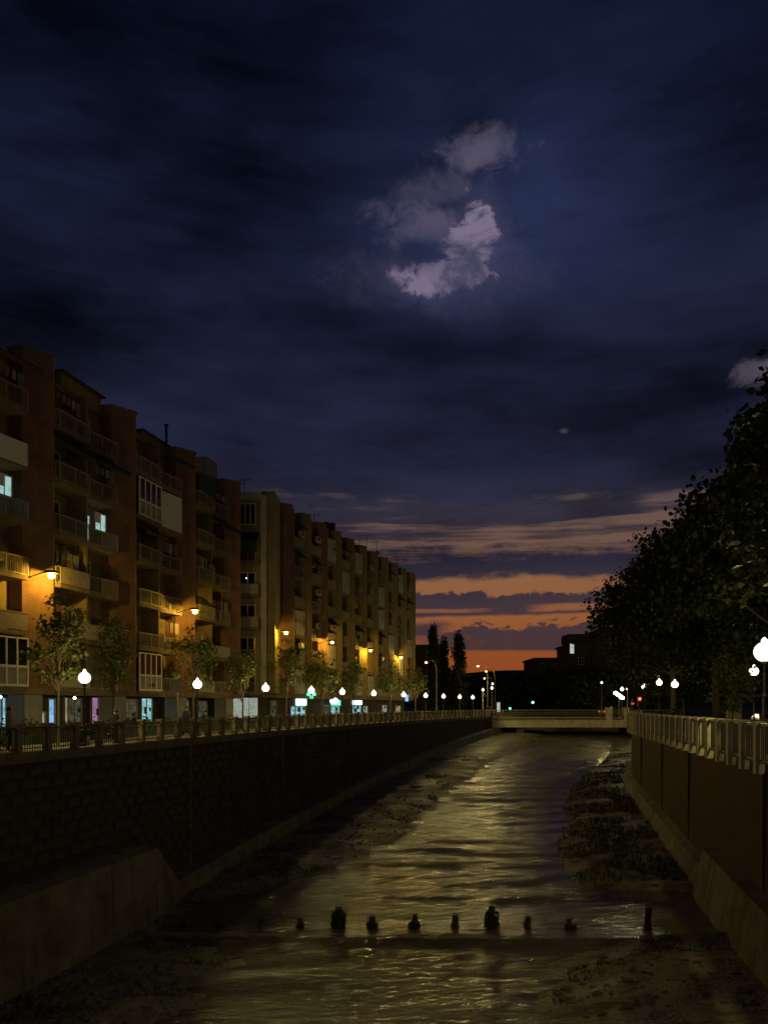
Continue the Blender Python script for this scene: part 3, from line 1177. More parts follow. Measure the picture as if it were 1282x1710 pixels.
blB = {m: MB().box(.05, 1.25, -.11, -.065, 2.1 - h, 2.05).mesh('roller_blind', m) for m, h in (('blind', 1.4), ('grey_blind', .8))}
awn = MB().add([(0, .4, 0), (2.9, .4, 0), (2.9, -.95, -.75), (0, -.95, -.75), (0, -.97, -1.0), (2.9, -.97, -1.0), (0, .4, .03), (2.9, .4, .03), (2.9, -.98, -.72), (0, -.98, -.72)],
               [(0, 1, 2, 3), (3, 2, 5, 4), (6, 9, 8, 7), (0, 3, 9, 6), (1, 7, 8, 2)])
awn_g = awn.mesh('awning', 'awning_green'); awn_r = awn.mesh('awning', 'awning_rust')
drop = MB().box(0, 2.6, -.50, -.47, .98, 2.35).mesh('curtain', 'awning_green')
cloth = MB().box(0, 2.7, -.53, -.49, -.1, 1.05).mesh('hung_cloth', 'cloth_white')
encl = MB()
for i in range(5):
    x = .0 + 2.72 * i / 4
    encl.box(x - .05, x + .05, -.06, .02, 0, 2.5)
encl.box(0, 2.72, -.055, .015, .95, 1.08); encl.box(0, 2.72, -.055, .015, 2.42, 2.5); encl.box(0, 2.72, -.055, .015, 0, .12)
encl_me = encl.mesh('glazed_gallery', 'white_paint')
encl_gl = MB().box(.0, 2.72, -.01, .0, .12, 2.42).mesh('pane', 'glass')
encl_lo = MB().box(.05, 2.67, -.03, -.012, .12, .95).mesh('lower_panel', 'grey_blind')
shutw = MB().box(0, 2.6, -.08, .0, .0, 2.45).mesh('closed_shutter', 'cloth_white')

front_win = MB().box(-.06, .91, -.03, .03, -.06, 0).box(-.06, .91, -.03, .03, 1.0, 1.07).box(-.06, 0, -.03, .03, .001, .999).box(.85, .91, -.03, .03, .001, .999).box(.40, .45, -.025, .025, .001, .999).box(.001, .399, -.02, .0, .45, .999).mesh('front_window', 'white_paint')
front_pane = MB().box(.001, .849, .006, .012, .001, .999).mesh('pane', 'window_cyan')
feat = {}      # (bay, floor, A/B) -> special
feat[(0, 5, 'A')] = 'open'; feat[(0, 4, 'A')] = 'awn_g'; feat[(0, 4, 'B')] = 'awn_g'; feat[(0, 3, 'B')] = 'lit'
feat[(0, 2, 'A')] = 'brown'; feat[(0, 1, 'A')] = 'solid'; feat[(1, 4, 'A')] = 'gallery'; feat[(1, 4, 'B')] = 'shutter'
feat[(1, 3, 'A')] = 'awn_r'; feat[(1, 0, 'A')] = 'gallery'; feat[(1, 1, 'A')] = 'open'; feat[(2, 5, 'A')] = 'drop'
feat[(-1, 4, 'B')] = 'cloth'; feat[(-1, 3, 'B')] = 'lit'; feat[(-1, 5, 'B')] = 'awn_line'; feat[(2, 0, 'B')] = 'warm'
feat[(0, 0, 'A')] = 'solid'; feat[(-1, 0, 'B')] = 'gallery'; feat[(-1, 1, 'B')] = 'solid'
for bay in range(-1, 3):
    u0 = 10.2 + 8.1 * bay + 1.95
    for fl, z in enumerate(FLOORS1):
        for which in 'AB':
            if bay == -1 and which == 'A' and fl > 6: continue
            A = which == 'A'
            ub = u0 + (0.03 if A else 3.25)
            f = feat.get((bay, fl, which), rng.choice(['open', 'open', 'open', 'blind', 'blind', 'awn_g' if fl > 2 else 'open', 'solid']))
            bal = inst(slabA if A else slabB, 'balcony', bld1, (ub, 0, z))
            if f not in ('gallery',):
                if A:
                    inst(railA_s if f in ('solid', 'brown') else railA, 'railing', bal, (.35, -.42, .02))
                    inst(railAe, 'side_railing', bal, (0, -.13, .02), -math.atan2(.3, .35))
                else:
                    inst(railB_s if f == 'solid' else railB, 'railing', bal, (0.02, .0, .02), angB)
            ww = 1.7 if A else 1.3
            wx = ub + (.75 if A else .8)
            w = inst(winA if A else winB, 'window', bld1, (wx, 1.17, z + .03))
            lit = f == 'lit'
            inst((pA_lit if lit else pA) if A else (pB_lit if lit else pB_warm if f == 'warm' else pB), 'pane', w)
            if f in ('blind', 'brown', 'solid') or (f == 'open' and rng.random() < .4):
                inst((blA if A else blB)[rng.choice(['blind', 'grey_blind'])], 'roller_blind', w)
            if f in ('awn_g', 'awn_r', 'awn_line'):
                inst(awn_g if f == 'awn_g' else awn_r, 'awning', bal, (.15 if A else -.1, 0 if A else -.05, 2.6), 0 if A else angB)
            if lit:
                fw = inst(front_win, 'front_window', bld1, (ub + 1.0, .02, z + .98), angB)
                inst(front_pane, 'pane', fw)
            if f == 'drop':
                inst(drop, 'curtain', bal, (.35, 0, 0.02))
            if f == 'cloth':
                inst(cloth, 'hung_cloth', bal, (0, .42, .0), angB)
            if f == 'gallery':
                if A:
                    gq = inst(encl_me, 'glazed_gallery', bld1, (ub + .33, -.36, z + .03))
                else:
                    gq = inst(encl_me, 'glazed_gallery', bld1, (ub + .03, .0, z + .03), angB)
                inst(encl_gl, 'pane', gq); inst(encl_lo, 'lower_panel', gq)
            if f == 'shutter':
                inst(shutw, 'closed_shutter', bal, (.1, .0, .03), angB)
# dividing fins between balconies, roof sheds
fin = MB().box(0, .12, -.1, 1.18, 2.56, 19.64).mesh('dividing_fin', 'ochre_plaster')
for bay in range(-1, 3):
    inst(fin, 'dividing_fin', bld1, (10.2 + 8.1 * bay + 1.95 + 3.215, 0, 0))
for u, w, d, h, mt in ((3.5, 5.2, .6, 1.0, 'cream_plaster'), (14.4, 3.9, .9, .75, 'ochre_plaster'), (23.5, 3.0, 1.2, .55, 'ochre_plaster'), (29.2, 3.2, 2.0, .7, 'ochre_plaster')):
    p = MB().box(u, u + w, d, d + 5, 19.952, 19.95 + h).build('roof_room', mt, bld1)
    MB().box(u - .15, u + w + .15, d - .25, d + 5.2, 19.952 + h, 20.06 + h).build('roof_edge', 'roof_dark', p)
p = MB().box(u_at(345, O1, A1, -3.0), u_at(345, O1, A1, -3.0) + 2.1, 3.0, 5.0, 19.952, 23.1).build('lift_tower', 'white_plaster', bld1)
m = MB().tube([(0, 0, 0), (0, 0, 1.75)], .10, 8).tube([(0, 0, 1.75), (0, 0, 1.85)], .17, 8).build('flue_pipe', 'dark_iron', bld1, (u_at(278, O1, A1, -1.6), 1.6, 20.55))
MB().box(-.3, .5, -.3, .3, 0, .5).build('chimney', 'brick', bld1, (u_at(281, O1, A1, -1.7), 1.75, 20.45))


def shop(bld, org, a, v, px0, px1, z0, z1, m, frame='grey_plaster', sign=None):
    u0, u1 = u_at(px0, org, a, v), u_at(px1, org, a, v)
    w = u1 - u0
    f = MB()
    t = .09
    f.box(-t, 0, -.08, .06, z0, z1); f.box(w, w + t, -.08, .06, z0, z1); f.box(-t, w + t, -.08, .06, z1, z1 + t)
    if w > 1.2:
        f.box(w * .5 - .03, w * .5 + .03, -.05, .05, z0, z1)
    o = f.build('shop_front', frame, bld, (u0, -v, 0))
    MB().box(.0, w, .0, .03, z0 + .02, z1).build('shop_window', m, o)
    rs = random.Random(int(px0))
    if w > .7:
        for q in range(rs.choice((2, 3, 4))):
            bw, bh = rs.uniform(.12, .3) * w, rs.uniform(.15, .5)
            bx, bz = rs.uniform(0.02, w - bw - .02), z0 + (rs.uniform(.1, .5) if q % 2 else rs.uniform(.7, 1.3))
            MB().box(bx, bx + bw, -.03 - .004 * q, -.004 - .003 * q, bz, min(bz + bh, z1 - .05)).build('display', 'roof_dark', o)
        MB().box(.02, w - .02, -.02, -.002, z0 + .02, z0 + rs.uniform(.2, .5)).build('counter', 'roof_dark', o)
    if sign:
        MB().box(-.1, w + .1, -.16, -.09, z1 + .12, z1 + .12 + sign[1]).build('shop_sign', sign[0], o)
    return o


GV = -1.95
for px0, px1, z0, z1, mt in ((-8, 1, .1, 2.1, 'shop_blue'), (3, 9, .1, 2.0, 'shop_cyan'), (30, 41, .1, 1.95, 'shop_cyan'), (43, 55, .1, 1.8, 'shop_green'),
                             (64, 74, .2, 1.2, 'shop_white'), (81, 90, .1, 1.95, 'shop_blue'), (108, 113, .1, 2.05, 'shop_warm'), (114, 135, .1, 2.0, 'shop_dim'),
                             (153, 174, .1, 2.1, 'shop_pink'), (181, 199, .1, 2.05, 'shop_warm'), (203, 228, .1, 2.0, 'shop_dim'), (236, 253, .1, 2.1, 'shop_cyan'),
                             (285, 297, .1, 1.9, 'shop_warm'), (301, 313, .1, 1.95, 'shop_cyan'), (330, 345, .1, 1.9, 'shop_dim')):
    shop(bld1, O1, A1, GV, px0, px1, z0, z1, mt)
for px, py, mt in ((0, 1168, 'spot_blue'), (124, 1160, 'spot')):
    u = u_at(px + 1, O1, A1, -.6)
    MB().lathe([(.02, -.07), (.07, -.04), (.085, 0), (.07, .04), (.02, .07)], 10).build('shop_lamp', mt, bld1, (u, .6, 2.05))

# ---- second block
A2 = R(19.0)
O2 = (-11.0, 69.0)
bld2 = empty('apartment_building', (O2[0], O2[1], 0), math.pi / 2 - A2,
             'long ochre apartment block ribbed with many narrow piers, far side of the corner tower', 'building')
FL2 = [2.7 + 2.9 * i for i in range(6)]
U2 = 46.6
MB().box(0.0, U2, .9, 11, 2.6, 20.0).build('wall', 'ochre_plaster', bld2)
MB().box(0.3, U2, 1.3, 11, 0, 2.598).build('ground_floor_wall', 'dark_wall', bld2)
MB().box(0, U2, -.2, .898, 2.3, 2.62).build('shop_canopy', 'slab', bld2)
MB().box(-.1, U2 + .1, .7, 11.1, 20.002, 20.25).build('cornice', 'slab', bld2)
pier2 = MB().prism([(0, .9), (0, .22), (1.1, -.30), (1.32, -.22), (1.32, .9)], 2.6, 21.0).mesh('pier', 'ochre_plaster')
pier2b = MB().prism([(0, .9), (0, .22), (1.1, -.30), (1.32, -.22), (1.32, .9)], 2.6, 21.0).mesh('pier', 'brick')
pier_edge = MB().prism([(1.321, .9), (1.321, -.34), (1.45, -.30), (1.45, .9)], 2.6, 20.6).mesh('pier_edge', 'cream_plaster')
pier_top = MB().box(.1, 1.28, .9, 2.2, 20.25, 21.0).mesh('pier_top', 'ochre_plaster')
us = [4.9 + 4.08 * i for i in range(11)]
for i, u in enumerate(us):
    p = inst(pier2b if i in (0, 2) else pier2, 'pier', bld2, (u, 0, 0))
    inst(pier_edge, 'pier_edge', p); inst(pier_top, 'pier_top', p)
slab2 = MB().prism([(0, .9), (0, .05), (2.45, -.2), (2.45, .9)], -.2, .02).mesh('balcony', 'slab')
slab2r = railing_mesh(2.42).mesh('railing', 'rail_paint')
slab2s = railing_mesh(2.42, solid=True).mesh('railing', 'cream_plaster') if False else MB().box(0, 2.42, -.05, .02, 0, .95).mesh('parapet', 'cream_plaster')
wm = window_meshes(1.5, 2.05)
wpanes = {k: pane_mesh(1.5, 2.05, k) for k in ('glass', 'window_cyan', 'window_warm')}
bl2 = {m: MB().box(.05, 1.45, -.11, -.065, 2.05 - h, 2.0).mesh('roller_blind', m) for m, h in (('blind', 1.2), ('grey_blind', 1.8))}
wblind = MB().box(.02, 2.4, -.05, .0, .05, 2.5).mesh('closed_shutter', 'grey_plaster')
awn2 = MB().add([(0, .4, 0), (2.2, .4, 0), (2.2, -.7, -.8), (0, -.7, -.8), (0, .4, .03), (2.2, .4, .03), (2.2, -.72, -.77), (0, -.72, -.77)],
                [(0, 1, 2, 3), (4, 7, 6, 5), (0, 3, 7, 4), (1, 5, 6, 2), (3, 2, 6, 7)]).mesh('awning', 'awning_green')
r2 = random.Random(21)
a2b = -math.atan2(.25, 2.45)
for i, u in enumerate(us[:-1]):
    for fl, z in enumerate(FL2):
        ub = u + 1.52
        bal = inst(slab2, 'balcony', bld2, (ub, 0, z))
        k = r2.random()
        w = inst(wm, 'window', bld2, (ub + .5, .87, z + .05))
        inst(wpanes['window_warm' if (i, fl) in ((5, 4),) else 'window_cyan' if (i, fl) in ((3, 4),) else 'glass'], 'pane', w)
        if k < .3:
            inst(wblind, 'closed_shutter', bal, (.03, .06, .0), a2b)
        else:
            inst(slab2r if k < .62 else slab2s, 'railing' if k < .62 else 'parapet', bal, (.02, .07, .02), a2b)
            if r2.random() < .4:
                inst(bl2[r2.choice(['blind', 'grey_blind'])], 'roller_blind', w)
            if r2.random() < .28:
                inst(awn2, 'awning', bal, (.1, .1, 2.6), a2b)
# far end balconies seen in outline
for z in (16.2, 13.0, 8.0):
    b_ = MB().box(U2 + .02, U2 + 1.2, .6, 2.6, z - .2, z).build('balcony', 'slab', bld2)
    MB().box(U2 + 1.1, U2 + 1.2, .6, 2.6, z + .002, z + 1.0).build('parapet', 'cream_plaster', b_)
    MB().box(U2 + .02, U2 + 1.1, .6, .7, z + .002, z + 1.0).build('parapet', 'cream_plaster', b_)

# ---- corner tower section of the second block: pale end bay facing down river
tw = empty('corner_building', (-13.2, 69.0, 0), 0, 'pale corner block with white framed windows and a dark awning, between the long blocks', 'building')
MB().box(-2.6, 2.2, 0.0, 5.5, 2.7, 20.0).build('wall', 'cream_plaster', tw)
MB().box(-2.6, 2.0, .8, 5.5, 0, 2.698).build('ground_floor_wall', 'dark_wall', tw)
MB().box(-2.8, 2.35, -.35, 5.7, 20.002, 20.6).build('cornice', 'grey_plaster', tw)
MB().box(2.202, 3.4, 0.5, 4.0, 2.7, 20.9).build('corner_pier', 'cream_plaster', tw)
MB().box(2.205, 2.7, -.05, .49, 2.7, 20.4).build('corner_strip', 'white_plaster', tw)
for fl, z in enumerate([2.7 + 2.9 * i for i in range(6)]):
    for wx, ww in ((-1.5, 1.5), (.35, 1.4)):
        f = window_meshes(ww, 1.9 if fl == 5 else 2.05, 3 if fl == 5 else 2)
        w = inst(f, 'window', tw, (wx, -.03, z + (.55 if fl == 5 else .05)))
        inst(pane_mesh(ww, 1.9 if fl == 5 else 2.05, 'window_cyan' if (fl == 0 and wx < 0) else 'glass'), 'pane', w)
    if fl < 5:
        b_ = MB().box(-2.5, 2.15, -1.0, -.002, z - .2, z).build('balcony', 'slab', tw)
        inst(railing_mesh(4.6, solid=fl in (2, 3)).mesh('railing', 'rail_paint' if fl != 3 else 'grey_plaster'), 'railing', b_, (-2.48, -.95, z))
    if fl == 4:
        a_ = MB().add([(-2.3, -.02, z + 2.75), (2.1, -.02, z + 2.75), (2.1, -1.5, z + 1.7), (-2.3, -1.5, z + 1.7), (2.1, -1.5, z + .75), (-2.3, -1.5, z + .75),
                       (-2.3, -.04, z + 2.8), (2.1, -.04, z + 2.8), (2.1, -1.54, z + 1.72), (-2.3, -1.54, z + 1.72), (2.1, -1.53, z + .75), (-2.3, -1.53, z + .75)],
                      [(0, 1, 2, 3), (3, 2, 4, 5), (6, 9, 8, 7), (9, 11, 10, 8), (0, 3, 9, 6), (1, 7, 8, 2), (3, 5, 11, 9), (2, 8, 10, 4)])
        a_.build('awning', 'awning_green', tw)
MB().lathe([(.02, -.05), (.06, 0), (.02, .05)], 8).build('balcony_lamp', 'spot', tw, (-.75, -.5, 12.9))
MB().lathe([(.01, -.03), (.035, 0), (.01, .03)], 8).build('balcony_lamp', 'spot', tw, (1.0, -.5, 12.9))
f = MB().box(-1.0, 1.8, .72, .79, .1, 2.3).build('shop_window', 'shop_white', tw)

# lit shops of the second block
for px0, px1, z0, z1, mt, sg in ((452, 460, .1, 2.0, 'shop_dim', None), (485, 492, .1, 1.5, 'shop_cyan', None), (493, 509, .1, 1.5, 'shop_cyan', ('sign_cyan', .75)),
                                 (541, 551, .1, 1.6, 'shop_dim', None), (552, 566, .1, 1.5, 'shop_cyan', ('sign_green', .6)), (588, 602, .1, 1.6, 'shop_cyan', ('sign_white', .5)),
                                 (606, 613, .1, 1.5, 'shop_white', None), (637, 645, .1, 1.6, 'shop_white', None), (660, 668, .1, 1.5, 'shop_warm', None)):
    shop(bld2, O2, A2, -1.25, px0, px1, z0, z1, mt, sign=sg)
u = u_at(558, O2, A2, .1)
MB().lathe([(.05, -.3), (.42, -.28), (.5, .0), (.3, .25), (.05, .32)], 14).build('dome_sign', 'sign_white', bld2, (u, -.1, 2.15))
u = u_at(679, O2, A2, .3)
MB().box(-.6, .6, -.35, -.25, 2.2, 3.1).build('projecting_sign', 'sign_blue', bld2, (u, .0, 0))
u = u_at(520, O2, A2, .6)
cr = empty('pharmacy_cross', (O2[0] + u * math.sin(A2) + .6 * math.cos(A2), O2[1] + u * math.cos(A2) - .6 * math.sin(A2), 2.3), 0,
           'small glowing green cross sign jutting out above the shops', 'sign')
c = MB().box(-.45, .45, -.08, .08, -.15, .15).add(*[[(-.15, -.082, -.45), (.15, -.082, -.45), (.15, .082, -.45), (-.15, .082, -.45), (-.15, -.082, .45), (.15, -.082, .45), (.15, .082, .45), (-.15, .082, .45)],
                                                    [(0, 3, 2, 1), (4, 5, 6, 7), (0, 1, 5, 4), (1, 2, 6, 5), (2, 3, 7, 6), (3, 0, 4, 7)]])
o = c.build('cross_face', 'sign_green', cr); o.location = (0, 0, .45)
MB().box(-1.1, -.451, -.03, .03, .42, .48).build('bracket', 'dark_iron', cr)

# air conditioners, laundry, pots, dishes on the facades
ac = MB().box(-.4, .4, -.32, 0, 0, .55).lathe([(.2, -.33), (.2, -.321)], 12, (0, 0, 0)).mesh('air_conditioner', 'white_plaster')
ac = MB().box(-.4, .4, -.32, 0, 0, .55).box(-.3, .2, -.34, -.322, .08, .48, 1).mesh('air_conditioner', ['white_plaster', 'iron'])
pot = MB().lathe([(.09, 0), (.13, .2)], 8).lathe([(.05, .2), (.2, .35), (.16, .52), (.03, .6)], 7, mi=1).mesh('flower_pot', ['awning_rust', 'weed'])
laun = []
for k in range(4):
    r_ = random.Random(40 + k)
    m = MB()
    m.tube([(0, 0, 0), (2.2, 0, -.03)], .006, 4)
    x = .1
    while x < 2.0:
        w, h = r_.uniform(.25, .55), r_.uniform(.4, .85)
        m.box(x, x + w, -.012, .012, -h, -.01, r_.choice((1, 1, 2, 3)))
        x += w + r_.uniform(.05, .25)
    laun.append(m.mesh('laundry', ['iron', 'shirt', 'awning_rust', 'grey_blind']))
dish = MB().lathe([(.02, 0), (.2, .04), (.32, .12), (.32, .13), (.02, .03)], 14).tube([(0, 0, .02), (0, .1, .35)], .015, 4).mesh('satellite_dish', 'sign_back')
rc = random.Random(99)
for bay in range(-1, 3):
    u0 = 10.2 + 8.1 * bay + 1.95
    for fl, z in enumerate(FLOORS1):
        for A in (True, False):
            ub = u0 + (.03 if A else 3.25)
            if rc.random() < .45: inst(ac, 'air_conditioner', bld1, (ub + rc.uniform(.3, .7), 1.19, z + rc.uniform(1.4, 1.9)))
            if rc.random() < .4: inst(rc.choice(laun), 'laundry', bld1, (ub + .4, -.05 if A else .1, z + rc.uniform(1.7, 2.1)), 0 if A else angB)
            for q in range(rc.choice((0, 0, 1, 2, 3))):
                inst(pot, 'flower_pot', bld1, (ub + rc.uniform(.5, 2.4), -.25 if A else .1, z + .02))
            if rc.random() < .12: inst(dish, 'satellite_dish', bld1, (ub + 2.6, -.3 if A else .0, z + 1.15)).rotation_euler = (R(70), 0, R(-30))
for i, u in enumerate(us[:-1]):
    for fl, z in enumerate(FL2):
        ub = u + 1.52
        if rc.random() < .5: inst(ac, 'air_conditioner', bld2, (ub + rc.choice((.42, 2.05)), .12 if rc.random() < .5 else .88, z + rc.uniform(1.1, 1.8)))
        if rc.random() < .35: inst(rc.choice(laun), 'laundry', bld2, (ub + .1, .0, z + rc.uniform(1.6, 2.1)), a2b)
        if rc.random() < .3: inst(pot, 'flower_pot', bld2, (ub + rc.uniform(.3, 2.0), .3, z + .02))
        if rc.random() < .14: inst(dish, 'satellite_dish', bld2, (ub + 2.2, .0, z + 1.1)).rotation_euler = (R(70), 0, R(-30))
# rainwater pipes
for k in range(-1, 3):
    MB().tube([(0, 0, 2.6), (0, 0, 19.9)], .05, 6).build('drain_pipe', 'dark_iron', bld1, (10.2 + 8.1 * k + 2.05, .5, 0))
for u in us[::2]:
    MB().tube([(0, 0, 2.65), (0, 0, 20.2)], .05, 6).build('drain_pipe', 'grey_plaster', bld2, (u + 1.53, .3, 0))

# rooftop aerials and chimneys
for px, pt, Y, kind in ((408, 800, 72, 0), (501, 856, 80, 1), (524, 858, 84, 0), (600, 893, 96, 1), (612, 893, 99, 0), (629, 903, 101, 2), (646, 925, 105, 0), (664, 928, 109, 1)):
    top = at(px, pt, Y)
    zb = 20.2
    e = empty('roof_aerial', (top.x, Y, zb), rng.uniform(-.4, .4))
    h = max(1.0, top.z - zb)
    MB().tube([(0, 0, 0), (0, 0, h)], .035, 5).build('mast', 'dark_iron', e)
    m = MB()
    m.tube([(-.6, 0, h - .15), (.7, 0, h - .05)], .02, 4)
    for j in range(6):
        x = -.5 + j * .2
        m.tube([(x, -.3, h - .14 + .016 * j), (x, .3, h - .14 + .016 * j)], .014, 4)
    m.build('antenna', 'dark_iron', e)
    if kind == 1:
        MB().tube([(-.5, 0, h * .6), (.5, 0, h * .62)], .02, 4).tube([(-.2, 0, h * .6), (-.2, .3, h * .6)], .02, 4).build('antenna', 'dark_iron', e)
    if kind == 2:
        MB().lathe([(.02, -.3), (.3, -.15), (.32, .15), (.05, .3)], 10).build('drum', 'dark_iron', e, (0, 0, h * .45))
    tag(e, {408: 'thin aerial above the pale corner block with the dark awning', 501: 'two-tier aerial on the ribbed block before the paired chimney stacks',
            524: 'thin aerial close beside the paired chimney stacks', 600: 'two-tier aerial first after the paired chimney stacks',
            612: 'thin aerial between the two-tier aerial and the drum aerial', 629: 'aerial with a dark drum below its rods on the ribbed block',
            646: 'thin aerial just past the drum aerial', 664: 'two-tier aerial at the far end of the ribbed block roof'}[px], 'aerial', 'roof aerials')
ch = empty('roof_chimney', at(550, 893, 89.5), -.3, 'pair of dark chimney stacks joined at the top on the ribbed block', 'chimney')
MB().box(-.62, -.12, -.3, .3, -1.2, 1.45).build('stack', 'roof_dark', ch)
MB().box(.12, .62, -.3, .3, -1.2, 1.3).build('stack', 'roof_dark', ch)
MB().box(-.119, .119, -.28, .28, .3, .6).build('link', 'roof_dark', ch)
MB().box(-.7, .7, -.4, .4, -1.4, -1.202).build('base', 'roof_dark', ch)


# ------------------------------------------------------------------ lamps
def globe_lamp_proto(name, hz, r, m, post_m='dark_iron', watts=120):
    """cast iron post with a lit glass globe; hz is the globe centre height"""
    e = empty(name, (0, 0, 0))
    MB().prism([(-.16, -.16), (.16, -.16), (.16, .16), (-.16, .16)], 0, .35).lathe([(.15, .35), (.10, .42), (.12, .55), (.08, .68), (.11, .74), (.06, .82)], 10).build('pedestal', post_m, e)
    MB().lathe([(.055, .80), (.045, hz * .55), (.07, hz * .57), (.04, hz * .6), (.035, hz - r - .12), (.09, hz - r - .08), (.10, hz - r + .02)], 8).build('post', post_m, e)
    pr = [(max(.01, r * math.sin(math.pi * i / 12)), -r * math.cos(math.pi * i / 12)) for i in range(13)]
    gl = MB().lathe(pr[1:12], 16, (0, 0, hz)).build('globe', m, e, smooth=True)
    MB().lathe([(.28 * r, r * .97), (.30 * r, r * 1.12), (.26 * r, r * 1.28), (.12 * r, r * 1.42), (.015, r * 1.5)], 10, (0, 0, hz)).build('finial', m, gl, smooth=True)
    bulb(e, (0, 0, hz), watts, GLOBE_COL, r * .5)
    return e


LAMP_H = 2.72
gl0 = globe_lamp_proto('globe_lamp', LAMP_H, .235, 'globe_light', watts=240)
first = True
lampsL = [136, 327, 442, 519, 571, 624, 674, 711, 741, 768, 790]
lab = 'lit white globe lamp on a slim iron post along the apartment side promenade'


def Y_on_bank(side, px, off):
    lo, hi = 4.0, 135.0
    f = lambda Y: bank(side, Y, off).x / Y * F + CX - px
    s0 = f(lo)
    if side == 'R':
        # column decreases with distance on this bank up to the bend
        best = min(((abs(f(Y)), Y) for Y in [4 + .1 * i for i in range(620)]))
        return best[1]
    for _ in range(60):
        mdl = (lo + hi) / 2
        if f(mdl) < 0: lo = mdl
        else: hi = mdl
    return (lo + hi) / 2


LL = ['globe lamp between the first two young trees, before the pink lit shop', 'globe lamp beside the round traffic sign and last brick pier',
      'globe lamp next to the tree before the pale corner block', 'globe lamp overlapping the glowing green cross',
      'globe lamp between the white dome sign and the white oblong sign', 'globe lamp just past the white oblong shop sign',
      'globe lamp overlapping the blue projecting sign', 'globe lamp just past the ribbed block, under the curved pole sodium lamp',
      'globe lamp below the slim cypress beyond the ribbed block', 'globe lamp below the broadest cypress',
      'last globe lamp of the railing row, just before the slim pale post']
for px, Y0, lab in [(None, 3.5, 'unseen globe lamp added to brighten the river bed, farthest down the railing from the bridge'), (None, 14.0, 'globe lamp second farthest down the railing from the bridge')] + [(a, 0, b_) for a, b_ in zip(lampsL, LL)]:  # the farthest one is an extra lamp out of view, added to brighten bed and water
    Y = Y0 if px is None else Y_on_bank('L', px, 1.6)
    o = gl0 if first else copy_tree(gl0)
    first = False
    o.location = bank('L', Y, 1.6, 0)
    tag(o, lab, 'street lamp', 'globe lamps along the apartment side promenade')

# tree-side globes
gr0 = globe_lamp_proto('globe_lamp', 3.80, .36, 'globe_light_strong', watts=460)
Yg = Y_on_bank('R', 1270, 1.2)
gr0.location = bank('R', Yg, 1.2, -.2)
tag(gr0, 'large glaring globe lamp close behind the pale stone posts', 'street lamp')
for px, py, Y, hh, lb in ((1258, 1121, 41.5, None, 'smaller globe lamp hanging among lit leaves, beside the large glaring globe'),
                          (1126, 1143, 54.0, None, 'globe lamp under the dark tree crowns above the two standing people'),
                          (1100, 1140, 63.0, None, 'globe lamp half hidden by leaves under the dark crowns'),
                          (1075, 1147, 74.0, None, 'globe lamp just above the red traffic light')):
    p = at(px, py, Y)
    o = globe_lamp_proto('globe_lamp', p.z + .2, .24, 'globe_light', watts=60)
    o.location = (p.x, Y, -.2)
    tag(o, lb, 'street lamp')
o = copy_tree(gr0)
o.location = bank('R', 11.5, 1.2, -.2)
o['label'] = 'large globe lamp next downstream of the large glaring globe'
o = copy_tree(gr0)
o.location = bank('R', -4.0, 1.2, -.2)  # extra lamp behind the camera, added to light the river bed and water
o['label'] = 'unseen large globe lamp added to brighten the river bed, farthest downstream on the tree side'

# double-globe and tall lamps near the bridge
for px, py, Y, r_, lb in ((806, 1152, 107.5, .17, 'slim pale post with one globe where the railing meets the bridge'),
                          (821, 1149, 109.0, .19, 'globe lamp on a dark ornate post at the bridge corner'),
                          (822, 1142, 121.0, .15, 'small high globe just behind the ornate bridge corner lamp'),
                          (1047, 1150, 100.0, .17, 'slim pale post with a globe at the tree side bridge end'),
                          (1038, 1151, 96.0, .22, 'bright globe beside the slim post at the tree side bridge end'),
                          (1004, 1140, 119.0, .16, 'tall thin post with a small lamp beyond the bridge')):
    p = at(px, py, Y)
    o = globe_lamp_proto('globe_lamp', p.z, r_, 'globe_light', 'galvanised' if 'slim' in lb or 'thin' in lb else 'dark_iron', watts=260)
    o.location = (p.x, Y, 0)
    tag(o, lb, 'street lamp')


def sodium(px, py, Y, org=None, a=None, label=None, far=False):
    p = at(px, py, Y)
    e = empty('wall_lamp', p)
    if org is not None:
        # bracket back to the facade
        n = Vector((-math.cos(a), math.sin(a), 0))
        MB().tube([n * 1.9 + Vector((0, 0, -.35)), n * 1.0 + Vector((0, 0, -.05)), n * .25 + Vector((0, 0, .12))], .03, 6).build('bracket', 'dark_iron', e)
        tx = n
    else:
        tx = Vector((1, 0, 0))
        MB().tube([Vector((1.5, 0, -p.z)), Vector((1.5, 0, -1.2)), Vector((1.3, 0, -.1)), Vector((.8, 0, .22)), Vector((.2, 0, .14))], [.08, .06, .045, .04, .035], 8).build('pole', 'galvanised', e)
    rz = math.atan2(tx.y, tx.x)
    MB().add([(-.42, -.25, .005), (.34, -.22, .005), (.34, .22, .005), (-.42, .25, .005), (-.25, -.10, .17), (.25, -.08, .17), (.25, .08, .17), (-.25, .10, .17)],
             [(0, 3, 2, 1), (4, 5, 6, 7), (0, 1, 5, 4), (1, 2, 6, 5), (2, 3, 7, 6), (3, 0, 4, 7)]).build('housing', 'dark_iron', e, rz=rz)
    r = .19
    pr = [(max(.01, r * math.sin(math.pi * i / 10)), -r * .72 * math.cos(math.pi * i / 10)) for i in range(1, 10)]
    MB().lathe(pr, 14, (-.05, 0, -.135)).build('lens', 'far_sodium' if far else 'sodium_light', e, rz=rz, smooth=True)
    bulb(e, (0, 0, -.11), 160 if far else (560 if org is O1 else 560), SODIUM_COL, .05)
    tag(e, label, 'street lamp')
    return e


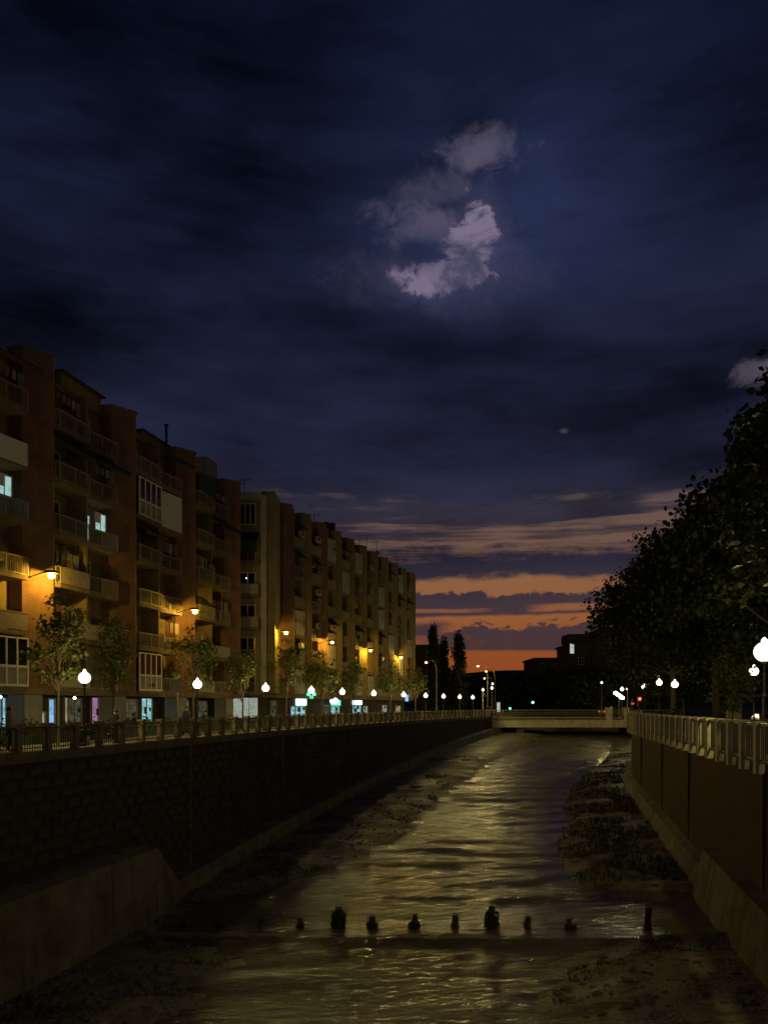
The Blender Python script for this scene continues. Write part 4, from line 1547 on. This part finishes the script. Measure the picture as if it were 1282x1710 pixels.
for px, py, Y, org, a, lb in ((85, 958, 40.3, O1, A1, 'orange sodium lamp on a bracket beside the brick pier above the pink shop'),
                              (325, 1019, 54.6, O1, A1, 'orange sodium lamp lighting the last brick pier before the corner block'),
                              (477, 1055, 70.6, O2, A2, 'first orange sodium lamp on the ribbed block, next to the corner block'),
                              (554, 1071, 81.0, O2, A2, 'second orange sodium lamp along the ribbed block from the corner block'),
                              (618, 1085, 93.0, O2, A2, 'third orange sodium lamp along the ribbed block from the corner block'),
                              (669, 1097, 105.5, O2, A2, 'fourth orange sodium lamp along the ribbed block, near its far end')):
    sodium(px, py, Y, org, a, lb)
sodium(712, 1105, 117, None, None, 'orange sodium lamp on a curved pole before the cypress trees', True)
sodium(798, 1111, 124, None, None, 'tallest orange lamp on a hooked pole near the bridge', True)
sodium(812, 1120, 138, None, None, 'second hooked orange lamp behind the tallest one near the bridge', True)
sodium(809, 1132, 160, None, None, 'lowest and farthest hooked orange lamp beyond the bridge', True)

# long floodlight by the tree-side bridge end
p = at(1033, 1161, 84.0)
e = empty('flood_lamp', (p.x, p.y, -.2), R(35), 'glaring white elongated floodlight on a post at the tree side bridge end', 'street lamp')
MB().tube([(0, 0, 0), (0, 0, p.z - .1)], .05, 6).build('post', 'galvanised', e)
fl_ = MB().box(-.75, .75, -.14, .14, -.14, .10).build('lamp_panel', 'flood_light', e, (0, 0, p.z + .2))
fl_.rotation_euler = (0, R(24), 0)
hs = MB().box(-.8, .8, -.17, .17, .102, .2).build('housing', 'dark_iron', e, (0, 0, p.z + .2))
hs.rotation_euler = (0, R(24), 0)


# traffic lights and little signals
def signal(px, py, Y, colname, r, label, z0=-.2):
    p = at(px, py, Y)
    e = empty('traffic_light', (p.x, Y, z0), 0, label, 'traffic light')
    h = p.z - z0
    MB().tube([(0, .12, 0), (0, .12, h + .55)], .05, 6).build('post', 'dark_iron', e)
    MB().box(-.16, .16, -.06, .10, h - .7 if colname == 'red_light' else h - .25, h + .25).build('housing', 'dark_iron', e)
    zs = (0, -.3, -.6) if colname == 'red_light' else (0,)
    for i, dz in enumerate(zs):
        MB().lathe([(.01, -r), (r * .8, -r * .6), (r, 0), (r * .8, r * .6), (.01, r)], 12).build('lens', colname if i == 0 else 'glass', e, (0, -.10, h + dz))
    return e


signal(1067, 1167, 71, 'red_light', .13, 'red traffic light glowing under the dark tree crowns')
signal(1056, 1175, 82, 'red_small', .10, 'small faint red signal beside the glowing red traffic light')
signal(851, 1183, 121, 'green_light', .16, 'low green signal light beyond the bridge parapet', -.36)
signal(889, 1173, 134, 'cyan_light', .20, 'bright cyan green signal above the middle of the bridge', -.36)

# lit totem by the bridge corner, far lit windows
p = at(832, 1180, 113)
e = empty('lit_totem', (p.x, p.y, -.05), .2, 'narrow white lit advertising panel at the bridge corner', 'sign')
MB().box(-.22, .22, -.08, .08, .75, 2.1).build('panel', 'lit_panel', e)
MB().box(-.28, .28, -.12, .12, 0, .748).build('base', 'dark_iron', e)
MB().box(-.28, .28, -.1, .1, 2.102, 2.2).build('cap', 'dark_iron', e)


# ------------------------------------------------------------------ trees
def leaf_cloud(cents, per, sig, size, seed, squash=.8):
    r_ = np.random.default_rng(seed)
    C = np.repeat(np.array(cents, float), per, axis=0)
    n = len(C)
    sg = np.array([sig, sig, sig * squash])
    P = C + np.clip(r_.normal(size=(n, 3)), -1.55, 1.55) * sg
    d = r_.normal(size=(n, 3)); d[:, 2] -= .3
    d /= np.linalg.norm(d, axis=1)[:, None]
    a = r_.normal(size=(n, 3))
    s = np.cross(d, a); s /= np.linalg.norm(s, axis=1)[:, None] + 1e-6
    L = size * r_.uniform(.6, 1.3, n)[:, None]
    nrm = np.cross(d, s)
    v0 = P
    v1 = P + d * L * .45 + s * L * .36 + nrm * L * .12
    v2 = P + d * L
    v3 = P + d * L * .45 - s * L * .36 + nrm * L * .12
    V = np.stack([v0, v1, v2, v3], axis=1).reshape(-1, 3)
    return V, n


def leaf_mesh(name, parts, m):
    V = np.concatenate([p[0] for p in parts])
    n = len(V) // 4
    me = bpy.data.meshes.new(name)
    me.vertices.add(len(V)); me.vertices.foreach_set('co', V.ravel())
    me.loops.add(4 * n); me.loops.foreach_set('vertex_index', np.arange(4 * n))
    me.polygons.add(n); me.polygons.foreach_set('loop_start', np.arange(n) * 4); me.polygons.foreach_set('loop_total', np.full(n, 4))
    me.materials.append(MATS[m])
    me.update(calc_edges=True)
    me.validate()
    return me


def on_bank_pt(side, px, off):
    return bank(side, Y_on_bank(side, px, off), off, 0 if side == 'L' else -.2)


LAMP_HEADS = [o.matrix_basis.translation.copy() for o in COL.objects if o.type == 'LIGHT' and o.data.type == 'POINT' and not o.parent]
for _o in COL.objects:
    if _o.name.startswith('bulb'):
        LAMP_HEADS.append(Vector(_o.location) + Vector(_o.parent.location))


def tree(name, loc, h, clear, rx, rz, seed, m, n_cl, per, sig, size, trunk_r=.12, bark='bark', lean=0.0, full=1.0, flat=.8):
    r_ = random.Random(seed)
    e = empty(name, loc)
    zc = (h + clear) / 2
    hz = (h - clear) / 2 * full
    rx = rx * full
    # cluster centres through an uneven crown
    cs = []
    while len(cs) < n_cl:
        p = Vector((r_.uniform(-1, 1), r_.uniform(-1, 1), r_.uniform(-1, 1)))
        if p.length > 1: continue
        k = .72 + .42 * mnoise.noise(p * 1.7 + Vector((seed * 1.3, 0, 0)))
        if p.length > k + .22 or (p.length < .28 and r_.random() < .5): continue
        w = 1.0 - .18 * p.z
        q = Vector((p.x * rx * w, p.y * rx * w, zc + p.z * hz)) + Vector(loc)
        if any((q - lp).length < 1.5 for lp in LAMP_HEADS): continue
        cs.append(Vector((p.x * rx * w, p.y * rx * w, zc + p.z * hz)))
    tk = MB()
    top = Vector((lean * h, r_.uniform(-.1, .1), zc + hz * .55))
    pts = [Vector((0, 0, 0)), Vector((lean * h * .2 + r_.uniform(-.05, .05), r_.uniform(-.05, .05), clear * .6)), Vector((lean * h * .5, 0, clear * 1.15)), top]
    tk.tube(pts, [trunk_r * 1.25, trunk_r, trunk_r * .8, trunk_r * .2], 8)
    for c_ in cs[:: max(1, n_cl // 26)]:
        f = r_.uniform(.15, .8)
        s = pts[2].lerp(top, f * .8) if r_.random() < .7 else pts[1].lerp(pts[2], r_.uniform(.5, 1))
        if s.z > c_.z: s = pts[1].lerp(pts[2], r_.uniform(.6, 1))
        mid = s.lerp(c_, .5) + Vector((0, 0, .12 * (c_ - s).length))
        tk.tube([s, mid, c_], [trunk_r * .38, trunk_r * .22, trunk_r * .07], 5, caps=False)
    tk.build('trunk', bark, e, smooth=True)
    parts = [leaf_cloud(cs, per, sig, size, seed, flat)]
    inst(leaf_mesh('crown', parts, m), 'crown', e)
    return e


# young street trees along the apartment promenade
for px, ptop, off, w, ncl, lb in ((85, 985, 3.4, 1.05, 40, 'young leafy tree beside the glaring sodium lamp and brick pier'),
                                  (178, 1003, 3.6, 1.0, 38, 'young tree with dense dark leaves before the second brick pier'),
                                  (318, 1042, 3.2, 1.35, 44, 'loose spreading young tree next to the globe lamp by the last brick pier'),
                                  (402, 1080, 3.0, 1.35, 40, 'dark young tree standing before the pale corner block'),
                                  (474, 1062, 3.6, 1.25, 44, 'young tree under the first sodium lamp of the ribbed block'),
                                  (536, 1085, 3.4, 1.6, 52, 'broad young tree with lamp-lit leaves beside the cyan shop sign'),
                                  (590, 1098, 3.4, 1.5, 44, 'young tree between the second and third sodium lamps'),
                                  (652, 1105, 3.2, 1.5, 44, 'young yellowish tree just before the fourth sodium lamp'),
                                  (694, 1112, 3.2, 1.6, 44, 'young tree at the far end of the ribbed block')):
    Y = Y_on_bank('L', px, off)
    p = bank('L', Y, off, 0)
    h = EYE + (HY - ptop) / F * Y
    t = tree('young_tree', p, h, h * .36, w, 0, px, 'leaf_young', ncl, 34 if Y < 60 else 26, .20 if Y < 60 else .26, .17 if Y < 60 else .2, .055, lean=rng.uniform(-.02, .02))
    tag(t, lb, 'tree', 'young street trees')

# big trees on the other bank
big = [(16.0, 25.0, 13.9, 5.6, 4.5, 200, 'tallest big leafy tree beside the large glaring globe'),
       (18.3, 35.5, 13.2, 4.8, 4.9, 220, 'big leafy tree second along from the large glaring globe'),
       (19.8, 46.0, 13.0, 4.4, 4.7, 210, 'big leafy tree above the two standing people'),
       (21.4, 57.0, 14.2, 4.2, 5.4, 220, 'big leafy tree whose crown bulges farthest over the river'),
       (26.5, 70.0, 13.8, 2.4, 5.6, 190, 'big dark tree behind the red traffic light'),
       (33.5, 86.0, 12.5, 2.2, 6.0, 150, 'big dark tree at the tree side bridge end')]
for x, Y, h, cl, r_, n, lb in big:
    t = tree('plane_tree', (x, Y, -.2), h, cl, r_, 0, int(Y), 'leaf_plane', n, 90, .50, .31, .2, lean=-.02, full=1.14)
    tag(t, lb, 'tree', 'big trees on the tree side promenade')
for x, Y, h, cl, r_, n, lb in ((25.5, 33.0, 11.0, 2.6, 4.6, 80, 'dark tree in the second row behind the large glaring globe'),
                               (27.5, 46.0, 11.5, 2.6, 5.0, 80, 'dark tree in the second row behind the two standing people'),
                               (31.0, 60.0, 12.0, 2.4, 5.2, 80, 'dark tree in the second row behind the red traffic light')):
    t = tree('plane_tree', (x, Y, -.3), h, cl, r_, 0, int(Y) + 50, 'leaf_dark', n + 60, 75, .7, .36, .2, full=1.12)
    tag(t, lb, 'tree', 'big trees on the tree side promenade')


t = tree('young_tree', on_bank_pt('R', 1216, 2.3), 4.6, 1.5, 1.0, 0, 77, 'leaf_young', 46, 30, .22, .19, .05)
tag(t, 'small leafy tree lit yellow green beside the large glaring globe', 'tree')


# cypresses and far trees
def cypress(px, ptop, Y, w, lb):
    p = at(px, ptop, Y)
    r_ = random.Random(px)
    e = empty('cypress_tree', (p.x, Y, -.36))
    h = p.z + .36
    cs = []
    for i in range(60):
        f = r_.uniform(.06, 1)
        rad = w * (1 - f) ** .55 * (.5 + .5 * min(1, f * 5)) * r_.uniform(.2, 1)
        a = r_.uniform(0, 6.28)
        cs.append((rad * math.cos(a), rad * math.sin(a), f * h))
    inst(leaf_mesh('crown', [leaf_cloud(cs, 70, .30, .42, px, 2.2)], 'leaf_cypress'), 'crown', e)
    MB().tube([(0, 0, 0), (0, 0, h * .8)], [.2, .05], 6).build('trunk', 'bark', e)
    tag(e, lb, 'tree', 'cypress trees beyond the ribbed block')


cypress(723, 1052, 124, .95, 'slim cypress rising beside the far end of the ribbed block')
cypress(741, 1072, 127, .6, 'shortest narrow cypress between its two taller neighbours')
cypress(765, 1062, 126, 2.1, 'broadest cypress, nearest to the hooked lamps')

for px, ptop, Y, w, lb in ((835, 1130, 170, 4.5, 'round dark tree far beyond the bridge by the hooked lamps'),
                           (852, 1138, 150, 3.5, 'low dark tree beyond the bridge above the green signal'),
                           (872, 1128, 185, 4.0, 'far dark tree just under the red horizon'),
                           (896, 1125, 160, 4.0, 'dark tree beyond the bridge above the cyan signal'),
                           (925, 1118, 150, 4.5, 'dark tree in front of the dark flat roofed house'),
                           (965, 1112, 138, 5.0, 'dark tree below the lit panel house'),
                           (1000, 1108, 128, 5.0, 'dark tree behind the thin tall post lamp'),
                           (778, 1130, 150, 3.0, 'low dark tree behind the broadest cypress'),
                           (748, 1118, 140, 3.0, 'dark tree at the foot of the cypresses')):
    p = at(px, ptop, Y)
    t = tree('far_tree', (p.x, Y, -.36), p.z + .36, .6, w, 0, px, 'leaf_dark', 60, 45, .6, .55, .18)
    tag(t, lb, 'tree', 'dark trees beyond the bridge')

# ------------------------------------------------------------------ far buildings and hills
def far_building(name, px0, px1, ptop, Y, depth, label, wallm='dark_wall', rooms=()):
    a, b_ = at(px0, ptop, Y), at(px1, ptop, Y)
    w, h = b_.x - a.x, a.z + .36
    e = empty(name, (a.x, Y, -.36), 0, label, 'building')
    MB().box(0, w, 0, depth, 0, h).build('wall', wallm, e)
    MB().box(-.3, w + .3, -.3, depth + .3, h + .002, h + .35).build('roof', 'roof_dark', e)
    n = max(1, int(w / 2.4))
    fl = max(1, int(h / 3))
    for i in range(n):
        for j in range(fl):
            x = (i + .5) * w / n
            z = .9 + j * 3
            if z + 1.4 > h: continue
            f = window_meshes(1.1, 1.4)
            wd = inst(f, 'window', e, (x - .55, -.03, z))
            inst(pane_mesh(1.1, 1.4, 'window_warm' if (i, j) in rooms else 'glass'), 'pane', wd)
    return e


far_building('town_house', 697, 738, 1080, 134, 10, 'dark low house at the far end of the ribbed block beside the cypresses')
hb = far_building('town_house', 893, 962, 1101, 172, 14, 'long dark flat roofed house on the skyline beyond the bridge')
hb2 = far_building('town_house', 956, 1010, 1076, 150, 14, 'taller dark house with a lit white panel on its corner')
p = at(948, 1093, 150)
MB().box(.35, 1.1, 0.4, .5, .2, 2.1).build('lit_panel', 'lit_panel', hb2, Vector((p.x, 149.4, p.z)) - hb2.location)
MB().box(-.3, 4.5, 0, 6, 0, 1.7).build('roof_room', 'roof_dark', hb2, Vector((at(952, 1076, 150).x, 150.5, at(952, 1076, 150).z + .36)) - hb2.location)
far_building('town_house', 1010, 1110, 1050, 140, 14, 'broad dark house mostly hidden behind the big trees', rooms=((3, 2), (6, 1)))
far_building('town_house', 784, 830, 1136, 210, 12, 'small dark house behind the hooked orange lamps', rooms=((1, 1),))

hm = MB()
NX = 160
for j, Y in enumerate((900, 1150, 1400, 1900)):
    for i in range(NX + 1):
        x = -1600 + 3600 * i / NX
        base = (0, 30, 62, 40)[j]
        z = base * (1 + .22 * mnoise.fractal(Vector((x * .002, j * .7, 1)), 1, 2, 4)) + (0 if j in (0, 3) else 2.5 * mnoise.noise(Vector((x * .09, j, 0))))
        hm.v.append((x, Y, z - .4 if j else -1))
for j in range(3):
    for i in range(NX):
        a = j * (NX + 1) + i
        hm.f.append((a, a + 1, a + NX + 2, a + NX + 1)); hm.mi.append(0)
tag(hm.build('hills', 'hill'), kind='structure')


# ------------------------------------------------------------------ hedge beside the street
hd = empty('clipped_hedge', bank('L', 45, 4.6, 0), 0, 'low dark clipped hedge between the railing and the street', 'hedge')
cs = []
core = MB()
for Y in bank_stations('L', 18, 104, .36):
    if 26.0 < Y < 27.6 or 47 < Y < 48.6: continue
    for k in range(3):
        q = bank('L', Y, 4.6 + rng.uniform(-.25, .25), rng.uniform(.2, .85))
        cs.append(tuple(q - hd.location))
inst(leaf_mesh('foliage', [leaf_cloud(cs, 16, .16, .13, 5)], 'leaf_hedge'), 'foliage', hd)
core = strip('L', lambda Y: [(4.35, 0), (4.4, .78), (4.8, .78), (4.85, 0)], 18, 104, 1.0)
child(core, 'woody_core', 'leaf_hedge', hd)


# ------------------------------------------------------------------ people
def person(loc, rz, label, h=1.7, shirt='coat', pants='trousers', pose='stand'):
    e = empty('person', loc, rz, label, 'person', None)
    s = h / 1.75
    J = {'pelvis': (0, 0, .95), 'chest': (0, .02, 1.28), 'neck': (0, .01, 1.47), 'head': (0, -.02, 1.58), 'crown': (0, -.01, 1.70),
         'shL': (-.18, .02, 1.41), 'elL': (-.25, .04, 1.13), 'wrL': (-.24, -.06, .90), 'haL': (-.23, -.09, .80),
         'shR': (.18, .02, 1.41), 'elR': (.25, .04, 1.13), 'wrR': (.24, -.06, .90), 'haR': (.23, -.09, .80),
         'hiL': (-.10, 0, .90), 'knL': (-.11, -.02, .50), 'anL': (-.11, .03, .09), 'toL': (-.12, -.14, .04),
         'hiR': (.10, 0, .90), 'knR': (.11, -.02, .50), 'anR': (.11, .03, .09), 'toR': (.12, -.14, .04)}
    if pose == 'lean':
        J.update(chest=(0, -.16, 1.22), neck=(0, -.28, 1.36), head=(0, -.36, 1.44), crown=(0, -.42, 1.55), shL=(-.18, -.22, 1.32), shR=(.18, -.22, 1.32),
                 elL=(-.24, -.42, 1.12), elR=(.24, -.42, 1.12), wrL=(-.12, -.62, 1.10), wrR=(.12, -.62, 1.10), haL=(-.05, -.68, 1.12), haR=(.05, -.68, 1.12))
    if pose == 'walk':
        J.update(knL=(-.11, -.16, .52), anL=(-.11, -.10, .10), toL=(-.12, -.28, .06), knR=(.11, .05, .50), anR=(.11, .28, .12), toR=(.12, .14, .03),
                 elL=(-.24, .14, 1.15), wrL=(-.24, .12, .92), haL=(-.23, .10, .82))
    rad = {'pelvis': .15, 'chest': .165, 'neck': .06, 'head': .095, 'crown': .075, 'sh': .075, 'el': .055, 'wr': .04, 'ha': .035, 'hi': .10, 'kn': .07, 'an': .05, 'to': .04}
    if shirt == 'coat':
        rad.update(pelvis=.19, chest=.19, sh=.09, el=.07, wr=.055)
    names = list(J)
    E = [('pelvis', 'chest'), ('chest', 'neck'), ('neck', 'head'), ('head', 'crown')]
    for S in 'LR':
        E += [('chest', 'sh' + S), ('sh' + S, 'el' + S), ('el' + S, 'wr' + S), ('wr' + S, 'ha' + S), ('pelvis', 'hi' + S), ('hi' + S, 'kn' + S), ('kn' + S, 'an' + S), ('an' + S, 'to' + S)]
    me = bpy.data.meshes.new('skeleton')
    me.from_pydata([tuple(c * s for c in J[n]) for n in names], [(names.index(a), names.index(b_)) for a, b_ in E], [])
    o = bpy.data.objects.new('skeleton', me)
    COL.objects.link(o)
    md = o.modifiers.new('skin', 'SKIN')
    sub = o.modifiers.new('sub', 'SUBSURF')
    sub.levels = sub.render_levels = 2
    for i, n in enumerate(names):
        r_ = rad.get(n) or rad[n[:2]]
        sk = me.skin_vertices[0].data[i]
        sk.radius = (r_ * s, r_ * s * (.75 if n in ('chest', 'pelvis') else 1.0))
        sk.use_root = n == 'pelvis'
    dg = bpy.context.evaluated_depsgraph_get()
    body = bpy.data.meshes.new_from_object(o.evaluated_get(dg))
    bpy.data.objects.remove(o)
    body.name = 'body'
    body.materials.clear()
    for m_ in ('skin', shirt, pants):
        body.materials.append(MATS[m_])
    nk = J['neck'][2] * s
    hands = [Vector(J[k]) * s for k in ('haL', 'haR')]
    for p_ in body.polygons:
        c = p_.center
        if c.z > nk + .02 or min((c - q).length for q in hands) < .07 * s: p_.material_index = 0
        elif c.z > (.72 if shirt == 'coat' else .93) * s: p_.material_index = 1
        else: p_.material_index = 2
        p_.use_smooth = True
    inst(body, 'body', e)
    hd_ = Vector(J['head']) * s
    prof = [(max(.01, .108 * s * math.sin(a)), .125 * s * -math.cos(a)) for a in [R(x) for x in (75, 95, 115, 135, 155, 175)]]
    MB().lathe(prof, 12, (hd_.x, hd_.y + .025, hd_.z + .02)).build('hair', 'hair', e, smooth=True)
    return e


def on_bank(side, px, off):
    Y = Y_on_bank(side, px, off)
    return bank(side, Y, off, 0 if side == 'L' else -.2)


person(on_bank('L', 8, 1.7), R(120), 'person in a pale shirt standing by the railing before the blue lit shop', 1.6, 'shirt')
person(on_bank('L', 190, 1.0), R(-60), 'person in a dark coat standing at the railing before the yellow lit doorway', 1.50)
person(on_bank('L', 229, .95), R(-75), 'person bending over the railing near the cyan lit shop doorway', 1.42, 'trousers', 'coat', 'lean')
person(on_bank('L', 307, 3.0), R(160), 'person walking below the globe lamp by the last brick pier', 1.62, 'trousers', 'coat', 'walk')
person(on_bank('R', 1100, .9), R(95), 'person in dark clothes leaning at the pale posts beneath the trees', 1.72, 'coat', 'coat')
person(on_bank('R', 1121, 1.1), R(70), 'second dark clothed person standing next to one leaning beneath the trees', 1.66, 'coat', 'trousers')


# ------------------------------------------------------------------ cars
def car(loc, rz, paint, label, lights=None):
    e = empty('parked_car' if lights is None else 'car', loc, rz, label, 'car')
    L, W = 4.2, 1.72
    prof = [(-2.1, .35), (-2.12, .72), (-2.0, .88), (-1.05, .98), (-.45, 1.42), (.95, 1.45), (1.65, 1.02), (2.05, .95), (2.1, .6), (2.05, .32)]
    n = len(prof)
    b_ = MB()
    vs_ = []
    for k, y in enumerate((-W / 2, -W / 2 + .06, W / 2 - .06, W / 2)):
        for x, z in prof:
            tuck = .13 * max(0, (z - .95) / .5)
            yy = y * (1 - tuck) * (1 if k in (1, 2) else 1)
            zz = z if k in (1, 2) else z - (.04 if z > .8 else 0)
            vs_.append((x * (1 if k in (1, 2) else .985), yy, zz))
    fs = []
    for k in range(3):
        for i in range(n):
            j = (i + 1) % n
            fs.append((k * n + i, k * n + j, (k + 1) * n + j, (k + 1) * n + i))
    fs.append(tuple(range(n))[::-1]); fs.append(tuple(range(3 * n, 4 * n)))
    b_.add(vs_, fs)
    b_.build('body', paint, e)
    for sy in (-1, 1):
        y = sy * (W / 2 - .03)
        MB().add([(-.85, y, .98), (1.45, y, 1.0), (.9, y * .93, 1.36), (-.4, y * .93, 1.34), (-.85, y * 1.02, .98), (1.45, y * 1.02, 1.0), (.9, y * .955, 1.36), (-.4, y * .955, 1.34)],
                 [(0, 1, 2, 3), (4, 7, 6, 5), (0, 4, 5, 1), (1, 5, 6, 2), (2, 6, 7, 3), (3, 7, 4, 0)]).build('side_window', 'glass', e)
    MB().add([(-1.04, -.72, 1.0), (-1.04, .72, 1.0), (-.50, .64, 1.41), (-.50, -.64, 1.41)], [(0, 1, 2, 3)]).build('windscreen', 'glass', e)
    MB().add([(1.63, -.72, 1.05), (1.63, .72, 1.05), (1.0, .64, 1.44), (1.0, -.64, 1.44)], [(3, 2, 1, 0)]).build('rear_window', 'glass', e)
    for x in (-1.3, 1.3):
        for sy in (-1, 1):
            w = MB().tube([(0, -.1, 0), (0, .1, 0)], .31, 14).build('wheel', 'tyre', e, (x, sy * (W / 2 - .08), .31))
            MB().tube([(0, -.105, 0), (0, .105, 0)], .19, 10).build('rim', 'hub', w)
    for sy in (-1, 1):
        MB().box(-2.13, -2.08, sy * .62 - .16, sy * .62 + .16, .62, .76).build('headlight', 'headlight' if lights else 'glass', e)
        MB().box(2.07, 2.12, sy * .66 - .12, sy * .66 + .12, .68, .86).build('tail_light', 'red_small' if lights else 'awning_rust', e)
    return e


p = at(1024, 1184, 114.5)
car((p.x, 114.5, -.05), R(200), 'car_grey', 'car with lit lamps crossing the bridge near its tree side end', True)
p = at(838, 1184, 116)
car((p.x - 2, 116.5, -.05), R(20), 'car_dark', 'dark car with red tail lights turning off the bridge by the lit totem', True)
for Y, pt, lb in ((40.5, 'car_dark', 'dark car parked behind the railing nearest to the large glaring globe'), (48, 'car_white', 'white car parked under the big trees behind the standing people'),
                  (56, 'car_grey', 'grey car parked under the big trees next to the white one')):
    q = bank('R', Y, 8.8, -.356)
    car(q, bank_ang('R', Y), pt, lb)

# kiosk and awning behind the posts
p = on_bank('R', 1268, 6.5)
k = empty('kiosk', p, bank_ang('R', p.y), 'small dark kiosk with a lit counter behind the large globe', 'kiosk')
MB().box(-1.2, 1.2, 0, 2.0, .95, 1.0).build('counter', 'galvanised', k)
MB().box(-1.2, 1.2, .05, 2.0, 0, .948).build('base', 'dark_wall', k)
for x in (-1.15, 1.05):
    MB().box(x, x + .1, .05, .15, 1.002, 2.3).build('post', 'dark_iron', k)
MB().box(-1.2, 1.2, 1.9, 2.0, 1.002, 2.3).build('back_wall', 'grey_plaster', k)
MB().box(-1.5, 1.5, -.5, 2.2, 2.302, 2.45).build('roof', 'awning_green', k)
p = on_bank('R', 1206, 5.0)
k = empty('folded_parasol', p, .3, 'pale folded parasol standing among the tree trunks', 'parasol')
MB().lathe([(.3, 0), (.3, .08), (.03, .1), (.03, .9)], 10).build('pole', 'dark_iron', k)
MB().lathe([(.07, .85), (.22, 1.0), (.20, 1.5), (.13, 2.1), (.03, 2.5)], 12).build('folded_canopy', 'cloth_white', k)
# round sign back near the globe lamp by the last pier
p = on_bank('L', 292, 2.2)
k = empty('round_sign', p, R(20), 'pale round traffic sign on a post beside the last brick pier', 'sign')
MB().tube([(0, 0, 0), (0, 0, 2.75)], .03, 6).build('post', 'galvanised', k)
MB().tube([(0, -.05, 2.55), (0, -.03, 2.55)], .28, 18).build('sign_plate', 'sign_back', k)


# ------------------------------------------------------------------ gravel and bank grass (nobody could count them)
def dry(Y, t): return bed_h(Y, t) > .01


gv = MB()
r_ = random.Random(3)
ico = [(0, 0, 1), (.89, 0, .45), (.28, .85, .45), (-.72, .53, .45), (-.72, -.53, .45), (.28, -.85, .45), (.72, .53, -.45), (-.28, .85, -.45), (-.89, 0, -.45), (-.28, -.85, -.45), (.72, -.53, -.45), (0, 0, -1)]
icf = [(0, 1, 2), (0, 2, 3), (0, 3, 4), (0, 4, 5), (0, 5, 1), (1, 6, 2), (2, 7, 3), (3, 8, 4), (4, 9, 5), (5, 10, 1), (1, 10, 6), (2, 6, 7), (3, 7, 8), (4, 8, 9), (5, 9, 10)]
n = 0
while n < 2600:
    Y = 20 + 45 * r_.random() ** 1.4
    t = r_.uniform(.05, .95)
    if not dry(Y, t) and r_.random() > .12: continue
    sc = .03 + .16 * r_.random() ** 4
    x = river_x(Y, t)
    z = water_z(Y, t) + bed_h(Y, t)
    gv.add([(x + vx * sc * r_.uniform(.7, 1.3), Y + vy * sc * r_.uniform(.7, 1.3), z + vz * sc * .55 * r_.uniform(.7, 1.2)) for vx, vy, vz in ico], icf)
    n += 1
tag(gv.build('gravel', 'coping'), 'scattered stones and gravel on the dry parts of the bed', 'gravel', kind='stuff')

gs = MB()
n = 0
while n < 16000:
    Y = r_.uniform(21, 85)
    t = r_.uniform(.03, .97)
    nn = mnoise.noise(Vector((Y * .5, t * 9, 4.4)))
    if not dry(Y, t): continue
    right = t > .6 and Y > 33
    if nn < (-.15 if right else .28): continue
    x, z = river_x(Y, t), water_z(Y, t) + bed_h(Y, t)
    for k in range(3):
        a, h, w = r_.uniform(0, 6.28), r_.uniform(.08, .30) * (1.0 if right else .6), r_.uniform(.012, .03)
        bx, by = x + r_.uniform(-.1, .1), Y + r_.uniform(-.1, .1)
        lx, ly = r_.uniform(-.12, .12), r_.uniform(-.12, .12)
        gs.add([(bx - w * math.cos(a), by - w * math.sin(a), z - .02), (bx + w * math.cos(a), by + w * math.sin(a), z - .02), (bx + lx, by + ly, z + h)], [(0, 1, 2)])
        n += 1
tag(gs.build('bank_grass', 'leaf_hedge'), 'low dark grass growing over the dry river banks', 'grass', kind='stuff')
